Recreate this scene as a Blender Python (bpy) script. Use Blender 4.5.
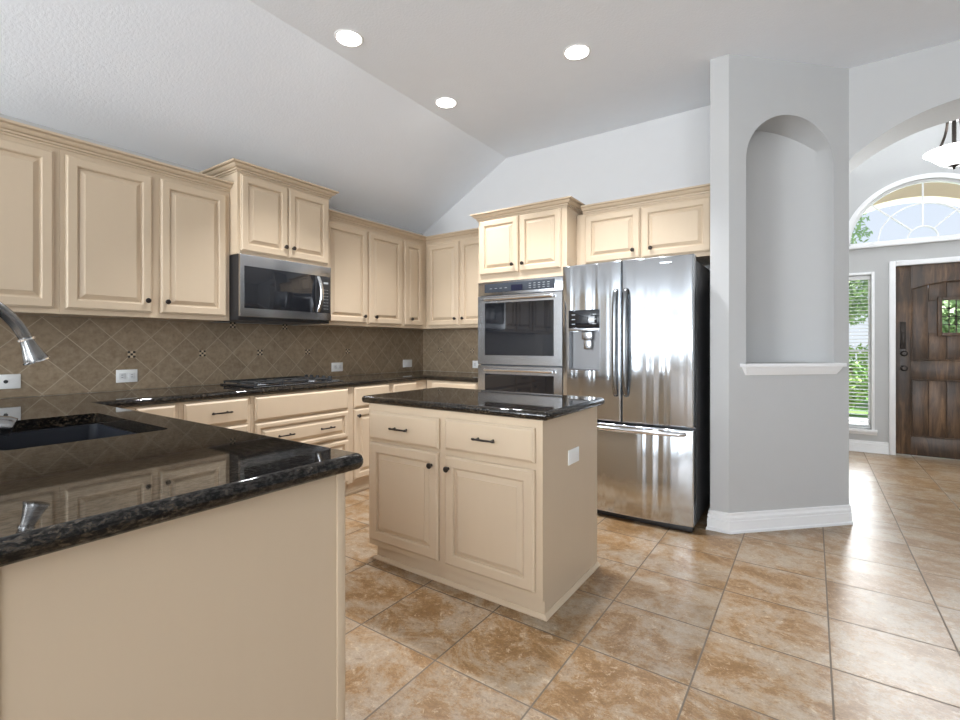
import bpy, bmesh, math, random
from mathutils import Vector, Matrix
random.seed(7)
for o in list(bpy.data.objects):
    bpy.data.objects.remove(o)
SC = bpy.context.scene
COL = SC.collection
PI = math.pi

# ------------------------------------------------------------------ camera, world, lights, exposure
cam_d = bpy.data.cameras.new('camera'); cam = bpy.data.objects.new('camera', cam_d); COL.objects.link(cam)
cam_d.sensor_width = 36.0; cam_d.lens = 18.0; cam_d.shift_y = -15.5/960.0
cam_d.clip_start = 0.02; cam_d.clip_end = 200
cam.location = (0, 0, 1.22); cam.rotation_euler = (PI/2, 0, math.radians(34.7))
SC.camera = cam
vs = SC.view_settings
vs.view_transform = 'Standard'; vs.look = 'None'; vs.gamma = 1.0; vs.use_curve_mapping = False
vs.exposure = 0.27

world = bpy.data.worlds.new('sky'); SC.world = world; world.use_nodes = True
wn = world.node_tree.nodes; wl = world.node_tree.links
wbg = wn['Background']; wbg.inputs['Strength'].default_value = 0.85
wtc = wn.new('ShaderNodeTexCoord'); wsep = wn.new('ShaderNodeSeparateXYZ'); wramp = wn.new('ShaderNodeValToRGB')
wl.new(wtc.outputs['Generated'], wsep.inputs[0]); wl.new(wsep.outputs['Z'], wramp.inputs[0]); wl.new(wramp.outputs[0], wbg.inputs['Color'])
wramp.color_ramp.elements[0].color = (0.86, 0.92, 1.0, 1); wramp.color_ramp.elements[1].color = (0.42, 0.60, 0.95, 1)

def area(name, loc, rot, sx, sy, power, color=(1, 1, 1)):
    d = bpy.data.lights.new(name, 'AREA'); d.shape = 'RECTANGLE'; d.size = sx; d.size_y = sy; d.energy = power; d.color = color
    o = bpy.data.objects.new(name, d); COL.objects.link(o); o.location = loc; o.rotation_euler = rot
    return o
# daylight through living room windows behind the camera, with an added upward fill
def rear(tag, up, e):
    for k, x in (('a', -2.75), ('b', -0.95), ('c', 0.85), ('d', 2.65)):
        area('rear_window_'+tag+k, (x, -4.10, 1.60), (PI/2 + up, 0, 0), 1.3, 2.2, e[k], (0.88, 0.94, 1.0))
rear('level_', 0.2, dict(a=112, b=14, c=40, d=70))   # open sky
rear('upfill_', 1.0, dict(a=82, b=14, c=40, d=42))    # added fill, tilted up to brighten the ceiling
area('transom_daylight', (0.98, 6.84, 2.62), (-PI/2 - 0.25, 0, 0), 1.2, 0.55, 62, (0.95, 0.98, 1.0))
area('sidelight_daylight', (0.417, 6.90, 1.13), (-PI/2, 0, 0), 0.22, 1.6, 13, (0.95, 0.98, 1.0))
area('foyer_side_fill', (2.90, 5.7, 1.6), (PI/2, 0, PI/2), 1.6, 2.2, 9, (0.95, 0.98, 1.0))  # unseen fill light for the foyer, set before a solid wall
def downlight(x, y, power=155, cone=95, name='downlight'):
    d = bpy.data.lights.new(name, 'SPOT'); d.energy = power; d.spot_size = math.radians(cone); d.spot_blend = 0.7
    d.shadow_soft_size = 0.06; d.color = (0.96, 0.97, 1.0)
    o = bpy.data.objects.new(name, d); COL.objects.link(o); o.location = (x, y, 3.07)
# sunshine outdoors, from the left along the house front
sd_ = bpy.data.lights.new('sun', 'SUN'); sd_.energy = 14.0; sd_.angle = 0.01
so = bpy.data.objects.new('sun', sd_); COL.objects.link(so); so.rotation_euler = (0, -math.radians(42), 0)

# ------------------------------------------------------------------ materials
def new_mat(name):
    m = bpy.data.materials.new(name); m.use_nodes = True
    return m, m.node_tree.nodes, m.node_tree.links, m.node_tree.nodes['Principled BSDF']
def mth(n, l, op, a, b=None, c=None):
    x = n.new('ShaderNodeMath'); x.operation = op
    for i, v in enumerate((a, b, c)):
        if v is None: continue
        if isinstance(v, (int, float)): x.inputs[i].default_value = v
        else: l.new(v, x.inputs[i])
    return x.outputs[0]
def mixc(n, l, fac, a, b, mode='MIX'):
    x = n.new('ShaderNodeMix'); x.data_type = 'RGBA'; x.blend_type = mode
    for i, v in ((0, fac), (6, a), (7, b)):
        if isinstance(v, (int, float)): x.inputs[i].default_value = v
        elif isinstance(v, tuple): x.inputs[i].default_value = v if len(v) == 4 else (*v, 1)
        else: l.new(v, x.inputs[i])
    return x.outputs[2]
def noise(n, l, scale, detail=4, rough=0.55, vec=None, dist=0.0):
    x = n.new('ShaderNodeTexNoise'); x.inputs['Scale'].default_value = scale; x.inputs['Detail'].default_value = detail
    x.inputs['Roughness'].default_value = rough; x.inputs['Distortion'].default_value = dist
    if vec is not None: l.new(vec, x.inputs['Vector'])
    return x.outputs['Fac']
def ramp(n, l, fac, *stops):
    x = n.new('ShaderNodeValToRGB'); cr = x.color_ramp
    while len(cr.elements) < len(stops): cr.elements.new(0.5)
    for e, (p, c) in zip(cr.elements, stops):
        e.position = p; e.color = (*c, 1) if isinstance(c, tuple) else (c, c, c, 1)
    l.new(fac, x.inputs[0]); return x.outputs[0]
def bump(n, l, h, strength, dist, b, normal=None):
    x = n.new('ShaderNodeBump'); x.inputs['Strength'].default_value = strength; x.inputs['Distance'].default_value = dist
    l.new(h, x.inputs['Height'])
    if b is not None: l.new(x.outputs[0], b.inputs['Normal'])
    return x.outputs[0]
def wpos(n):
    return n.new('ShaderNodeNewGeometry').outputs['Position']
def simple(name, color, rough=0.5, metal=0.0, spec=0.5, nscale=0, nstr=0.0, nd=0.002, vary=0.0):
    m, n, l, b = new_mat(name)
    b.inputs['Base Color'].default_value = (*color, 1); b.inputs['Roughness'].default_value = rough
    b.inputs['Metallic'].default_value = metal; b.inputs['Specular IOR Level'].default_value = spec
    if nscale:
        f = noise(n, l, nscale, 3, 0.6, wpos(n)); bump(n, l, f, nstr, nd, b)
        if vary:
            f2 = noise(n, l, nscale*0.12, 3, 0.5, wpos(n))
            c = mixc(n, l, f2, tuple(x*(1-vary) for x in color), tuple(min(1, x*(1+vary)) for x in color)); l.new(c, b.inputs['Base Color'])
    return m
M = {}
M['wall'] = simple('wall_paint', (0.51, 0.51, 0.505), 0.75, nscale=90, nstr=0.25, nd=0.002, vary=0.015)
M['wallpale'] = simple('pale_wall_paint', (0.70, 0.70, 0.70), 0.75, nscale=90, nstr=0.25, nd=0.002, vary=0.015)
M['ceiling'] = simple('ceiling_paint', (0.875, 0.91, 0.955), 0.85, nscale=70, nstr=0.5, nd=0.004, vary=0.015)
M['white'] = simple('white_trim_paint', (0.86, 0.86, 0.86), 0.4, nscale=30, nstr=0.03)
M['plate'] = simple('white_plastic', (0.85, 0.85, 0.83), 0.35, nscale=200, nstr=0.02)
M['slot'] = simple('dark_slot', (0.03, 0.03, 0.03), 0.6, nscale=200, nstr=0.02)
M['greyslot'] = simple('grey_receptacle', (0.74, 0.74, 0.73), 0.45, nscale=200, nstr=0.02)
M['bronze'] = simple('dark_bronze', (0.035, 0.028, 0.024), 0.35, 0.7, nscale=60, nstr=0.05)
M['blackplastic'] = simple('black_plastic', (0.015, 0.015, 0.017), 0.4, nscale=120, nstr=0.05)
M['castiron'] = simple('cast_iron', (0.02, 0.02, 0.02), 0.55, nscale=150, nstr=0.15)
M['blackglass'] = simple('black_glass', (0.012, 0.013, 0.016), 0.04, 0, 0.6, nscale=2, nstr=0.02)
M['darkpanel'] = simple('charcoal_panel', (0.045, 0.052, 0.064), 0.5, 0, 0.15, nscale=100, nstr=0.02)
M['display'] = simple('blue_display', (0.010, 0.011, 0.028), 0.4, 0, 0.2, nscale=100, nstr=0.02)
M['greymark'] = simple('grey_print', (0.35, 0.37, 0.38), 0.5, nscale=100, nstr=0.02)
M['chrome'] = simple('polished_steel', (0.75, 0.75, 0.76), 0.12, 1.0, nscale=20, nstr=0.02)
M['gunmetal'] = simple('gunmetal_faucet', (0.25, 0.245, 0.24), 0.2, 1.0, nscale=30, nstr=0.03)
M['sink'] = simple('black_composite', (0.022, 0.024, 0.030), 0.28, 0, 0.6, nscale=300, nstr=0.08)
M['darkgrey'] = simple('dark_grey_metal', (0.15, 0.15, 0.155), 0.45, 0.6, nscale=60, nstr=0.05)
M['greymetal'] = simple('mid_grey_metal', (0.22, 0.22, 0.225), 0.4, 0.3, nscale=60, nstr=0.05)
M['concrete'] = simple('pale_concrete', (0.75, 0.73, 0.70), 0.8, nscale=15, nstr=0.2, vary=0.06)
M['tan'] = simple('tan_stucco', (0.80, 0.64, 0.42), 0.85, nscale=60, nstr=0.3, vary=0.05)
M['cream_stucco'] = simple('cream_stucco', (0.92, 0.88, 0.78), 0.85, nscale=60, nstr=0.3, vary=0.04)
M['mosaicdark'] = simple('dark_mosaic', (0.035, 0.025, 0.018), 0.35, nscale=200, nstr=0.05)
M['mosaictan'] = simple('tan_mosaic', (0.56, 0.44, 0.30), 0.4, nscale=200, nstr=0.05)
M['bark'] = simple('bark', (0.16, 0.11, 0.075), 0.9, nscale=40, nstr=0.6, nd=0.01, vary=0.2)
M['lawn'] = simple('lawn_green', (0.16, 0.32, 0.07), 0.9, nscale=40, nstr=0.5, nd=0.02, vary=0.3)

def cabinet_mat():
    m, n, l, b = new_mat('cream_cabinet_paint')
    p = wpos(n)
    mp = n.new('ShaderNodeMapping'); mp.inputs['Scale'].default_value = (9, 9, 1.2); l.new(p, mp.inputs[0])
    f = noise(n, l, 3.0, 4, 0.6, mp.outputs[0])
    c = mixc(n, l, f, (0.595, 0.473, 0.337), (0.611, 0.488, 0.350))
    l.new(c, b.inputs['Base Color']); b.inputs['Roughness'].default_value = 0.42; b.inputs['Specular IOR Level'].default_value = 0.3
    f2 = noise(n, l, 25, 3, 0.6, mp.outputs[0]); bump(n, l, f2, 0.03, 0.001, b)
    return m
M['cab'] = cabinet_mat()

def granite_mat():
    m, n, l, b = new_mat('black_granite')
    p = wpos(n)
    mp = n.new('ShaderNodeMapping'); mp.inputs['Scale'].default_value = (1.0, 0.55, 1.0); mp.inputs['Rotation'].default_value = (0, 0, 0.5); l.new(p, mp.inputs[0])
    f1 = noise(n, l, 115, 4, 0.72, mp.outputs[0], 0.2)
    c1 = ramp(n, l, f1, (0.44, (0.006, 0.006, 0.006)), (0.52, (0.022, 0.016, 0.010)), (0.59, (0.050, 0.037, 0.024)), (0.70, (0.10, 0.08, 0.058)))
    f2 = noise(n, l, 7, 4, 0.6, mp.outputs[0], 0.5)
    c = mixc(n, l, ramp(n, l, f2, (0.36, 0.45), (0.60, 1.0)), (0.007, 0.007, 0.008), c1)
    l.new(c, b.inputs['Base Color']); b.inputs['Roughness'].default_value = 0.035
    b.inputs['IOR'].default_value = 1.62
    l.new(ramp(n, l, f1, (0.43, 0.18), (0.60, 0.62)), b.inputs['Specular IOR Level'])
    return m
M['granite'] = granite_mat()

def steel_mat(name, base, rough, axis, streak=0.0, dents=0.0):
    m, n, l, b = new_mat(name)
    p = wpos(n); mp = n.new('ShaderNodeMapping'); l.new(p, mp.inputs[0])
    mp.inputs['Scale'].default_value = {'v': (1, 1, 0.02), 'h': (0.02, 0.02, 1)}[axis]
    f = noise(n, l, 420, 2, 0.5, mp.outputs[0])
    b.inputs['Base Color'].default_value = (*base, 1); b.inputs['Metallic'].default_value = 1
    r = mth(n, l, 'MULTIPLY_ADD', f, 0.10, rough - 0.05); l.new(r, b.inputs['Roughness'])
    nm = bump(n, l, f, 0.04, 0.0005, None)
    if streak:
        mp2 = n.new('ShaderNodeMapping'); l.new(p, mp2.inputs[0]); mp2.inputs['Scale'].default_value = (1, 1, 0.022)
        g = noise(n, l, 9.0, 1.5, 0.45, mp2.outputs[0], 0.3)
        x = n.new('ShaderNodeBump'); x.inputs['Strength'].default_value = streak; x.inputs['Distance'].default_value = 0.03
        l.new(g, x.inputs['Height']); l.new(nm, x.inputs['Normal']); nm = x.outputs[0]
    l.new(nm, b.inputs['Normal'])
    return m
M['steel'] = steel_mat('brushed_steel', (0.44, 0.45, 0.465), 0.24, 'h')
M['fridgesteel'] = steel_mat('fridge_steel', (0.585, 0.612, 0.64), 0.17, 'v', 0.9)
M['handlesteel'] = steel_mat('handle_steel', (0.26, 0.27, 0.28), 0.22, 'v')

def floor_mat():
    m, n, l, b = new_mat('stone_floor_tile')
    p = wpos(n); s = n.new('ShaderNodeSeparateXYZ'); l.new(p, s.inputs[0])
    PX, PY = 0.4185, 0.4085
    ux = mth(n, l, 'DIVIDE', mth(n, l, 'SUBTRACT', s.outputs[0], 0.058 - 40*PX), PX)
    uy = mth(n, l, 'DIVIDE', mth(n, l, 'SUBTRACT', s.outputs[1], 1.425 - 40*PY), PY)
    def edge(u, pitch):
        fr = mth(n, l, 'FRACT', u); d = mth(n, l, 'MINIMUM', fr, mth(n, l, 'SUBTRACT', 1.0, fr))
        return mth(n, l, 'MULTIPLY', d, pitch)
    d = mth(n, l, 'MINIMUM', edge(ux, PX), edge(uy, PY))
    mr = n.new('ShaderNodeMapRange'); mr.inputs[1].default_value = 0.0022; mr.inputs[2].default_value = 0.0040; l.new(d, mr.inputs[0])
    tile = mr.outputs[0]
    cb = n.new('ShaderNodeCombineXYZ'); l.new(mth(n, l, 'FLOOR', ux), cb.inputs[0]); l.new(mth(n, l, 'FLOOR', uy), cb.inputs[1])
    wnz = n.new('ShaderNodeTexWhiteNoise'); wnz.noise_dimensions = '3D'; l.new(cb.outputs[0], wnz.inputs['Vector'])
    sc = n.new('ShaderNodeVectorMath'); sc.operation = 'SCALE'; l.new(wnz.outputs['Color'], sc.inputs[0]); sc.inputs['Scale'].default_value = 17.0
    ad = n.new('ShaderNodeVectorMath'); ad.operation = 'ADD'; l.new(p, ad.inputs[0]); l.new(sc.outputs[0], ad.inputs[1])
    v = ad.outputs[0]
    mp = n.new('ShaderNodeMapping'); mp.inputs['Scale'].default_value = (0.9, 1.1, 1); l.new(v, mp.inputs[0]); v = mp.outputs[0]
    a = noise(n, l, 4.6, 12, 0.80, v, 0.35)
    big = ramp(n, l, a, (0.41, (0.24, 0.135, 0.055)), (0.475, (0.335, 0.205, 0.098)), (0.515, (0.375, 0.275, 0.18)), (0.60, (0.42, 0.345, 0.265)))
    f2 = noise(n, l, 24, 10, 0.82, v, 0.3)
    k2 = ramp(n, l, f2, (0.53, 0.0), (0.61, 1.0))
    c = mixc(n, l, mth(n, l, 'MULTIPLY', k2, 0.52), big, (0.20, 0.115, 0.055))
    f3 = noise(n, l, 30, 10, 0.82, v, 0.6); k3 = ramp(n, l, f3, (0.56, 0.0), (0.61, 1.0))
    c = mixc(n, l, mth(n, l, 'MULTIPLY', k3, 0.62), c, (0.62, 0.50, 0.36))
    f4 = noise(n, l, 130, 3, 0.7, v); c = mixc(n, l, 0.30, c, ramp(n, l, f4, (0.3, (0.25, 0.25, 0.25)), (0.7, (0.78, 0.78, 0.78))), 'OVERLAY')
    c = mixc(n, l, 1.0, c, (0.84, 0.82, 0.79), 'MULTIPLY')
    tone = mth(n, l, 'MULTIPLY_ADD', wnz.outputs['Value'], 0.16, 0.92)
    tn = n.new('ShaderNodeVectorMath'); tn.operation = 'SCALE'; l.new(c, tn.inputs[0]); l.new(tone, tn.inputs['Scale'])
    fin = mixc(n, l, tile, (0.145, 0.112, 0.083), tn.outputs[0])
    l.new(fin, b.inputs['Base Color'])
    rg = mth(n, l, 'MULTIPLY_ADD', f2, 0.16, 0.25)
    l.new(mth(n, l, 'SUBTRACT', mth(n, l, 'ADD', rg, 0.35), mth(n, l, 'MULTIPLY', tile, 0.35)), b.inputs['Roughness'])
    h = mth(n, l, 'ADD', mth(n, l, 'MULTIPLY', tile, 1.0), mth(n, l, 'MULTIPLY', a, 0.25))
    bump(n, l, h, 0.5, 0.002, b)
    return m
M['floor'] = floor_mat()

def splash_mat(name, axis, u0):
    m, n, l, b = new_mat(name)
    p = wpos(n); s = n.new('ShaderNodeSeparateXYZ'); l.new(p, s.inputs[0])
    u = mth(n, l, 'SUBTRACT', s.outputs[axis], u0 - 22.0); z = mth(n, l, 'SUBTRACT', s.outputs[2], 0.935)
    P = 0.2205
    a = mth(n, l, 'DIVIDE', mth(n, l, 'ADD', u, z), P); q = mth(n, l, 'DIVIDE', mth(n, l, 'SUBTRACT', u, z), P)
    def edge(t):
        fr = mth(n, l, 'FRACT', t); return mth(n, l, 'MULTIPLY', mth(n, l, 'MINIMUM', fr, mth(n, l, 'SUBTRACT', 1.0, fr)), P*0.707)
    d = mth(n, l, 'MINIMUM', edge(a), edge(q))
    mr = n.new('ShaderNodeMapRange'); mr.inputs[1].default_value = 0.0014; mr.inputs[2].default_value = 0.0030; l.new(d, mr.inputs[0])
    cb = n.new('ShaderNodeCombineXYZ'); l.new(mth(n, l, 'FLOOR', a), cb.inputs[0]); l.new(mth(n, l, 'FLOOR', q), cb.inputs[1])
    wz = n.new('ShaderNodeTexWhiteNoise'); l.new(cb.outputs[0], wz.inputs['Vector'])
    f = noise(n, l, 26, 5, 0.65, p)
    c = ramp(n, l, f, (0.30, (0.225, 0.160, 0.098)), (0.55, (0.305, 0.228, 0.148)), (0.75, (0.37, 0.29, 0.20)))
    tn = n.new('ShaderNodeVectorMath'); tn.operation = 'SCALE'; l.new(c, tn.inputs[0]); l.new(mth(n, l, 'MULTIPLY_ADD', wz.outputs['Value'], 0.18, 0.9), tn.inputs['Scale'])
    l.new(mixc(n, l, mr.outputs[0], (0.43, 0.35, 0.25), tn.outputs[0]), b.inputs['Base Color'])
    b.inputs['Roughness'].default_value = 0.42
    bump(n, l, mth(n, l, 'ADD', mr.outputs[0], mth(n, l, 'MULTIPLY', f, 0.3)), 0.4, 0.0015, b)
    return m
# tile lattice period along the wall is P, whole-number offset keeps the phase
M['splashA'] = splash_mat('diagonal_tile_left', 1, 0.835 + 22.0 - 0.2205*100)
M['splashB'] = splash_mat('diagonal_tile_back', 0, -3.392 + 22.0 - 0.2205*100)

def wood_mat():
    m, n, l, b = new_mat('dark_knotty_wood')
    p = wpos(n); mp = n.new('ShaderNodeMapping'); mp.inputs['Scale'].default_value = (6, 6, 0.7); l.new(p, mp.inputs[0])
    f = noise(n, l, 3.2, 6, 0.7, mp.outputs[0], 1.0); g = noise(n, l, 2.2, 3, 0.5, p, 0.6)
    c = ramp(n, l, f, (0.30, (0.028, 0.016, 0.009)), (0.5, (0.105, 0.058, 0.031)), (0.72, (0.25, 0.145, 0.075)))
    c = mixc(n, l, ramp(n, l, g, (0.42, 0.0), (0.62, 0.65)), c, (0.026, 0.018, 0.013))
    l.new(c, b.inputs['Base Color']); b.inputs['Roughness'].default_value = 0.38
    bump(n, l, f, 0.3, 0.003, b)
    return m
M['wood'] = wood_mat()
def glass_mat():
    m, n, l, b = new_mat('window_glass')
    b.inputs['Transmission Weight'].default_value = 1; b.inputs['Roughness'].default_value = 0.0; b.inputs['IOR'].default_value = 1.02
    b.inputs['Base Color'].default_value = (0.97, 0.98, 0.98, 1)
    f = noise(n, l, 3, 2, 0.5, wpos(n)); bump(n, l, f, 0.01, 0.001, b)
    return m
M['glass'] = glass_mat()
def emit(name, color, s):
    m, n, l, b = new_mat(name)
    b.inputs['Base Color'].default_value = (0.9, 0.9, 0.88, 1)
    f = noise(n, l, 20, 2, 0.5, wpos(n))
    c = mixc(n, l, f, tuple(x*0.97 for x in color), color); l.new(c, b.inputs['Emission Color'])
    b.inputs['Emission Strength'].default_value = s
    return m
M['lamp'] = emit('lamp_glow', (1, 0.97, 0.92), 12.0)
M['bowl'] = emit('frosted_glass_glow', (1, 0.98, 0.94), 2.0)
def leaf_mat(name, c1, c2):
    m, n, l, b = new_mat(name)
    f = noise(n, l, 7, 3, 0.6, wpos(n)); l.new(mixc(n, l, f, c1, c2), b.inputs['Base Color']); b.inputs['Roughness'].default_value = 0.6
    return m
M['leaf'] = leaf_mat('leaf_green', (0.10, 0.24, 0.04), (0.42, 0.58, 0.16))
M['leafpale'] = leaf_mat('leaf_pale_green', (0.22, 0.36, 0.14), (0.55, 0.66, 0.40))

# ------------------------------------------------------------------ object helpers
WL = {}
def empty(name, loc, label=None, cat=None, group=None):
    o = bpy.data.objects.new(name, None); COL.objects.link(o); o.location = loc; o.empty_display_size = 0.05
    WL[o] = Vector(loc)
    if label: o['label'] = label
    if cat: o['category'] = cat
    if group: o['group'] = group
    return o
def obj(name, bm, mat, parent=None, label=None, cat=None, group=None, kind=None, smooth=35, origin=None, flat_caps=False):
    bmesh.ops.recalc_face_normals(bm, faces=bm.faces[:])
    xs = [v.co for v in bm.verts]
    lo = Vector([min(c[i] for c in xs) for i in range(3)]); hi = Vector([max(c[i] for c in xs) for i in range(3)])
    c = (lo + hi)/2 if origin is None else Vector(origin)
    if parent is None and origin is None: c.z = lo.z
    bmesh.ops.translate(bm, verts=bm.verts[:], vec=-c)
    me = bpy.data.meshes.new(name); bm.to_mesh(me); bm.free()
    for mm in (mat if isinstance(mat, (list, tuple)) else [mat]): me.materials.append(mm)
    o = bpy.data.objects.new(name, me); COL.objects.link(o)
    if parent is not None:
        o.parent = parent; o.location = c - WL[parent]
    else: o.location = c
    WL[o] = c
    if smooth:
        for pl in me.polygons: pl.use_smooth = True
        me.set_sharp_from_angle(angle=math.radians(smooth))
        if flat_caps:
            cap = {}
            for pl in me.polygons:
                if abs(pl.normal.z) > 0.9999: pl.use_smooth = False
                for ek in pl.edge_keys: cap.setdefault(ek, []).append(abs(pl.normal.z) > 0.9999)
            for e in me.edges:
                c_ = cap.get(e.key, [])
                if any(c_) and not all(c_): e.use_edge_sharp = True
    if label: o['label'] = label
    if cat: o['category'] = cat
    if group: o['group'] = group
    if kind: o['kind'] = kind
    return o
def struct(name, bm, mat, parent=None, smooth=35, label=None):
    return obj(name, bm, mat, parent, kind='structure', smooth=smooth, label=label)
def NB(): return bmesh.new()
def box(bm, x0, x1, y0, y1, z0, z1, bev=0.0, mi=0):
    if x1 < x0: x0, x1 = x1, x0
    if y1 < y0: y0, y1 = y1, y0
    vs_ = [bm.verts.new((x, y, z)) for z in (z0, z1) for y in (y0, y1) for x in (x0, x1)]
    fs = [bm.faces.new([vs_[i] for i in q]) for q in ((0, 2, 3, 1), (4, 5, 7, 6), (0, 1, 5, 4), (2, 6, 7, 3), (0, 4, 6, 2), (1, 3, 7, 5))]
    for f in fs: f.material_index = mi
    if bev:
        es = list({e for f in fs for e in f.edges})
        bmesh.ops.bevel(bm, geom=es, offset=bev, segments=2, profile=0.5, affect='EDGES')
    return bm
def BX(*a, **k): return box(NB(), *a, **k)
def tube(bm, pts, r, seg=10, caps=True, flat=1.0, flat_axis=None):
    pts = [Vector(p) for p in pts]; rings = []
    n = len(pts); rs = r if isinstance(r, (list, tuple)) else [r]*n
    t0 = (pts[1]-pts[0]).normalized()
    ref = Vector((0, 0, 1)) if abs(t0.z) < 0.9 else Vector((1, 0, 0))
    if flat_axis is not None: ref = Vector(flat_axis)
    for i, p in enumerate(pts):
        t = (pts[min(i+1, n-1)] - pts[max(i-1, 0)]).normalized()
        a = (ref - t*ref.dot(t)).normalized(); b_ = t.cross(a); ref = a
        rings.append([bm.verts.new(p + a*math.cos(2*PI*k/seg)*rs[i]*flat + b_*math.sin(2*PI*k/seg)*rs[i]) for k in range(seg)])
    for A, B in zip(rings, rings[1:]):
        for k in range(seg): bm.faces.new((A[k], A[(k+1) % seg], B[(k+1) % seg], B[k]))
    if caps: bm.faces.new(rings[0]); bm.faces.new(rings[-1])
    return bm
def lathe(bm, prof, center, axis=(0, 0, 1), seg=20):
    ax = Vector(axis).normalized(); ref = Vector((0, 0, 1)) if abs(ax.z) < 0.9 else Vector((1, 0, 0))
    a = (ref - ax*ref.dot(ax)).normalized(); b_ = ax.cross(a); c = Vector(center); rings = []
    for r, h in prof:
        if r < 1e-6: rings.append([bm.verts.new(c + ax*h)])
        else: rings.append([bm.verts.new(c + ax*h + (a*math.cos(2*PI*k/seg) + b_*math.sin(2*PI*k/seg))*r) for k in range(seg)])
    for A, B in zip(rings, rings[1:]):
        for k in range(seg):
            k2 = (k+1) % seg
            if len(A) == 1 and len(B) == 1: continue
            if len(A) == 1: bm.faces.new((A[0], B[k], B[k2]))
            elif len(B) == 1: bm.faces.new((A[k], A[k2], B[0]))
            else: bm.faces.new((A[k], A[k2], B[k2], B[k]))
    for R in (rings[0], rings[-1]):
        if len(R) > 1: bm.faces.new(R)
    return bm
def prism(bm, pts, ext, mi=0):
    """closed polygon of 3-D points extruded by a vector"""
    e = Vector(ext); A = [bm.verts.new(Vector(p)) for p in pts]; B = [bm.verts.new(Vector(p)+e) for p in pts]; k = len(pts)
    fs = [bm.faces.new(A), bm.faces.new(B[::-1])] + [bm.faces.new((A[i], A[(i+1) % k], B[(i+1) % k], B[i])) for i in range(k)]
    for f in fs: f.material_index = mi
    return bm
def sweep(bm, path, prof, side=1, closed=False):
    """profile [(out, z)] swept along an XY path with mitred corners; out is to the right of travel when side is 1"""
    P = [Vector((p[0], p[1])) for p in path]; n = len(P); rings = []
    for i in range(n):
        if closed: a, b_ = P[i]-P[i-1], P[(i+1) % n]-P[i]
        else: a = P[i]-P[i-1] if i else P[1]-P[0]; b_ = P[i+1]-P[i] if i < n-1 else P[i]-P[i-1]
        na = Vector((a.y, -a.x)).normalized()*side; nb = Vector((b_.y, -b_.x)).normalized()*side
        m = na+nb; m = m/max(m.dot(na), 1e-3) if m.length > 1e-6 else na
        rings.append([bm.verts.new((P[i].x+m.x*o, P[i].y+m.y*o, z)) for o, z in prof])
    k = len(prof); rng = range(n) if closed else range(n-1)
    for i in rng:
        A, B = rings[i], rings[(i+1) % n]
        for j in range(k): bm.faces.new((A[j], A[(j+1) % k], B[(j+1) % k], B[j]))
    if not closed: bm.faces.new(rings[0]); bm.faces.new(rings[-1])
    return bm
def poly_fill(bm, loops):
    """cap faces between an outer loop and holes, lists of verts"""
    es = []
    for L in loops:
        for i in range(len(L)):
            e = bm.edges.get((L[i], L[(i+1) % len(L)])) or bm.edges.new((L[i], L[(i+1) % len(L)]))
            es.append(e)
    bmesh.ops.triangle_fill(bm, use_beauty=True, use_dissolve=False, edges=es)
def round_poly(pts, radii, seg=6):
    out = []; n = len(pts)
    for i in range(n):
        p = Vector(pts[i]); r = radii[i]
        if r <= 0: out.append((p.x, p.y)); continue
        a = (Vector(pts[i-1])-p).normalized(); b_ = (Vector(pts[(i+1) % n])-p).normalized()
        half = math.acos(max(-1, min(1, a.dot(b_))))/2; d = r/math.tan(half)
        c = p + (a+b_).normalized()*(r/math.sin(half)); s = p+a*d-c; e = p+b_*d-c
        a0 = math.atan2(s.y, s.x); a1 = math.atan2(e.y, e.x); da = (a1-a0+PI) % (2*PI)-PI
        for k in range(seg+1): out.append((c.x+r*math.cos(a0+da*k/seg), c.y+r*math.sin(a0+da*k/seg)))
    return out
def slab(bm, outline, z0, z1, holes=(), seg=7):
    """stone slab with a half-round nose on the whole outline (counter-clockwise) and square holes"""
    h = (z1-z0)/2; n = len(outline); P = [Vector(p) for p in outline]; rings = []
    for k in range(seg+1):
        t = -PI/2 + PI*k/seg; off = -h*0.9*(1-math.cos(t)); z = (z0+z1)/2 + h*math.sin(t); ring = []
        for i in range(n):
            a = (P[i]-P[i-1]); b_ = (P[(i+1) % n]-P[i])
            na = Vector((a.y, -a.x)).normalized(); nb = Vector((b_.y, -b_.x)).normalized(); m = na+nb; m = m/max(m.dot(na), 1e-3)
            q = P[i]+m*off; ring.append(bm.verts.new((q.x, q.y, z)))
        rings.append(ring)
    for A, B in zip(rings, rings[1:]):
        for i in range(n): bm.faces.new((A[i], A[(i+1) % n], B[(i+1) % n], B[i]))
    bots, tops = [rings[0]], [rings[-1]]
    for H in holes:
        b0 = [bm.verts.new((x, y, z0)) for x, y in H]; t0 = [bm.verts.new((x, y, z1)) for x, y in H]; k = len(H)
        for i in range(k): bm.faces.new((b0[i], b0[(i+1) % k], t0[(i+1) % k], t0[i]))
        bots.append(b0); tops.append(t0)
    poly_fill(bm, bots); poly_fill(bm, tops)
    return bm

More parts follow.
